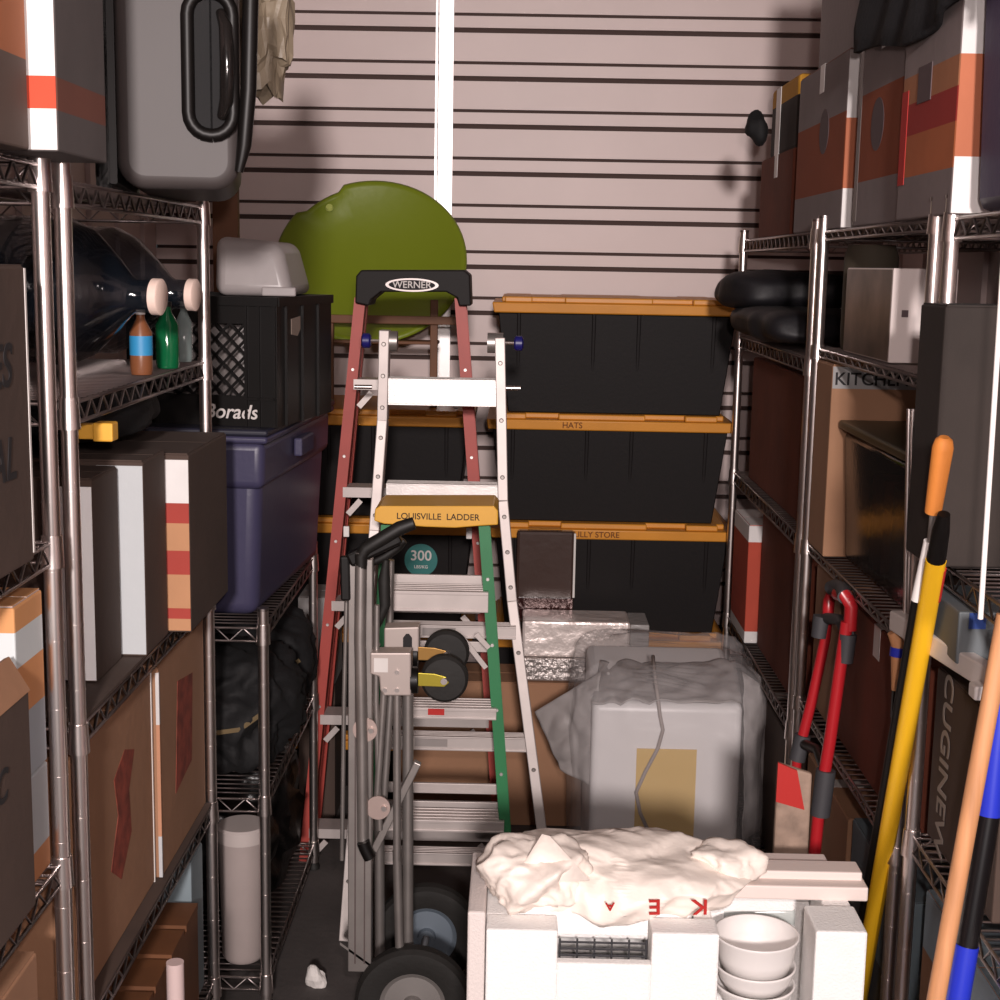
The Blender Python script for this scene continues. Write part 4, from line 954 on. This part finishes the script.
pk = thing('paper_sack', 'small brown paper sack with a red top leaning by the red trolley', 'sack', (T(797, 850, 2.64).x, 2.63, 0))
a, c = T(779, 765, 2.62), T(814, 765, 2.62); 
obj('sack_body', MB().hexa([(a.x, 2.62, .002), (c.x, 2.62, .002), (c.x, 2.65, .002), (a.x, 2.65, .002), (a.x, 2.63, a.z), (c.x, 2.63, a.z - .02), (c.x, 2.645, a.z - .02), (a.x, 2.645, a.z)]), mat('sack_paper', '9a8272', .7, bump=.3, bscale=25, var=.35, vscale=25), pk, bevel=.004)
obj('red_top', MB().hexa([(a.x - .001, 2.626, a.z - .075), (c.x - .012, 2.626, a.z - .09), (c.x - .012, 2.632, a.z - .09), (a.x - .001, 2.632, a.z - .075), (a.x - .001, 2.624, a.z + .003), (c.x - .03, 2.624, a.z - .012), (c.x - .03, 2.63, a.z - .012), (a.x - .001, 2.63, a.z + .003)]), red, pk)

# poles
def down(p, q, z=0.0):
    t_ = (z - p.z) / (q.z - p.z); return p + (q - p) * t_
yp = thing('broom_pole', 'yellow pole with a black rubber top leaning against the right shelves', 'pole', (.5, 2.2, 0))
p0, p1 = at(936, 560, 2.14), at(872, 925, 2.51); pe = down(p0, p1, .01)
obj('shaft', MB().tube([p0, pe], .0155, 18), yellowpole, yp, True)
d_ = (p0 - p1).normalized()
obj('rubber_grip', MB().tube([p0, p0 + d_ * .055], [.0145, .0125], 16), blackp, yp, True)
obj('rubber_grip', MB().tube([p0 + d_ * .055, p0 + d_ * .085], [.0125, .009], 16), blackp, yp, True)
obj('red_label', MB().tube([p0 - d_ * .015 + Vector((.006, 0, 0)), p0 - d_ * .075 + Vector((.006, 0, 0))], [.0118, .0118], 14), red, yp, True)
op = thing('garden_tool', 'long tool with an orange grip and white sleeve leaning beside the yellow pole', 'tool', (.5, 2.4, 0))
g0, g1 = at(944, 440, 2.10), at(933, 512, 2.14)
obj('orange_grip', MB().tube([g0 + (g0 - g1) * .04, g0, g0 + (g1 - g0) * .1, g1], [.007, .0125, .0155, .0125], 18), mat('orange_foam', 'd07f36', .7, bump=.1), op, True)
obj('neck', MB().tube([g1, at(930, 545, 2.16)], .005, 12), steelg, op, True)
obj('white_sleeve', MB().tube([at(930, 541, 2.16), at(917, 600, 2.19)], .0095, 16), whitep, op, True)
q0, q1 = at(917, 600, 2.19), at(905, 690, 2.33)
obj('shaft', MB().tube([q0, pe + Vector((-.012, .03, 0))], .0085, 14), blackp, op, True)
wp = at(1006, 615, 1.88); wq = at(944, 955, 1.86)
tag(obj('wooden_pole', MB().tube([wp, down(wp, wq, .005)], .0125, 20), wood, smooth=True), 'bare wooden pole leaning at the lower right, in front of the blue and black pole', 'pole')
ep = thing('extension_pole', 'blue and black telescoping pole at the right edge of the picture', 'pole', (.4, 1.8, 0))
e0, e1, e2 = at(1006, 660, 1.95), at(989, 815, 1.93), at(967, 945, 1.91)
obj('blue_sleeve', MB().tube([e0, e1], .0165, 20), bluep, ep, True); obj('black_shaft', MB().tube([e1, e2], .0150, 20), mat('black_gloss', '100e10', .3), ep, True)
obj('blue_grip', MB().tube([e2, down(e1, e2, .01)], .0165, 20), bluep, ep, True)
wr0, wr1 = at(1004, 250, 1.83), at(985, 556, 1.83)
tag(obj('white_rod', MB().tube([wr0, Vector((wr1.x, wr1.y, 1.28))], .0035, 12), whitep, smooth=True), 'thin white rod leaning on the jutting brown carton', 'rod')
bpn = thing('paint_brush', 'small wooden handled brush with a blue band hanging by the yellow pole', 'brush', at(897, 640, 2.4))
obj('handle', MB().tube([at(893, 632, 2.39), at(898, 644, 2.39), at(896, 690, 2.39)], [.01, .012, .008], 12), wood, bpn, True)
obj('blue_band', MB().tube([at(898, 647, 2.39), at(897, 656, 2.39)], .0126, 12), bluep, bpn, True)
obj('bristles', MB().box(at(892, 700, 2.39).x, at(899, 700, 2.39).x, 2.385, 2.395, at(895, 718, 2.39).z, at(895, 690, 2.39).z), blackp, bpn)
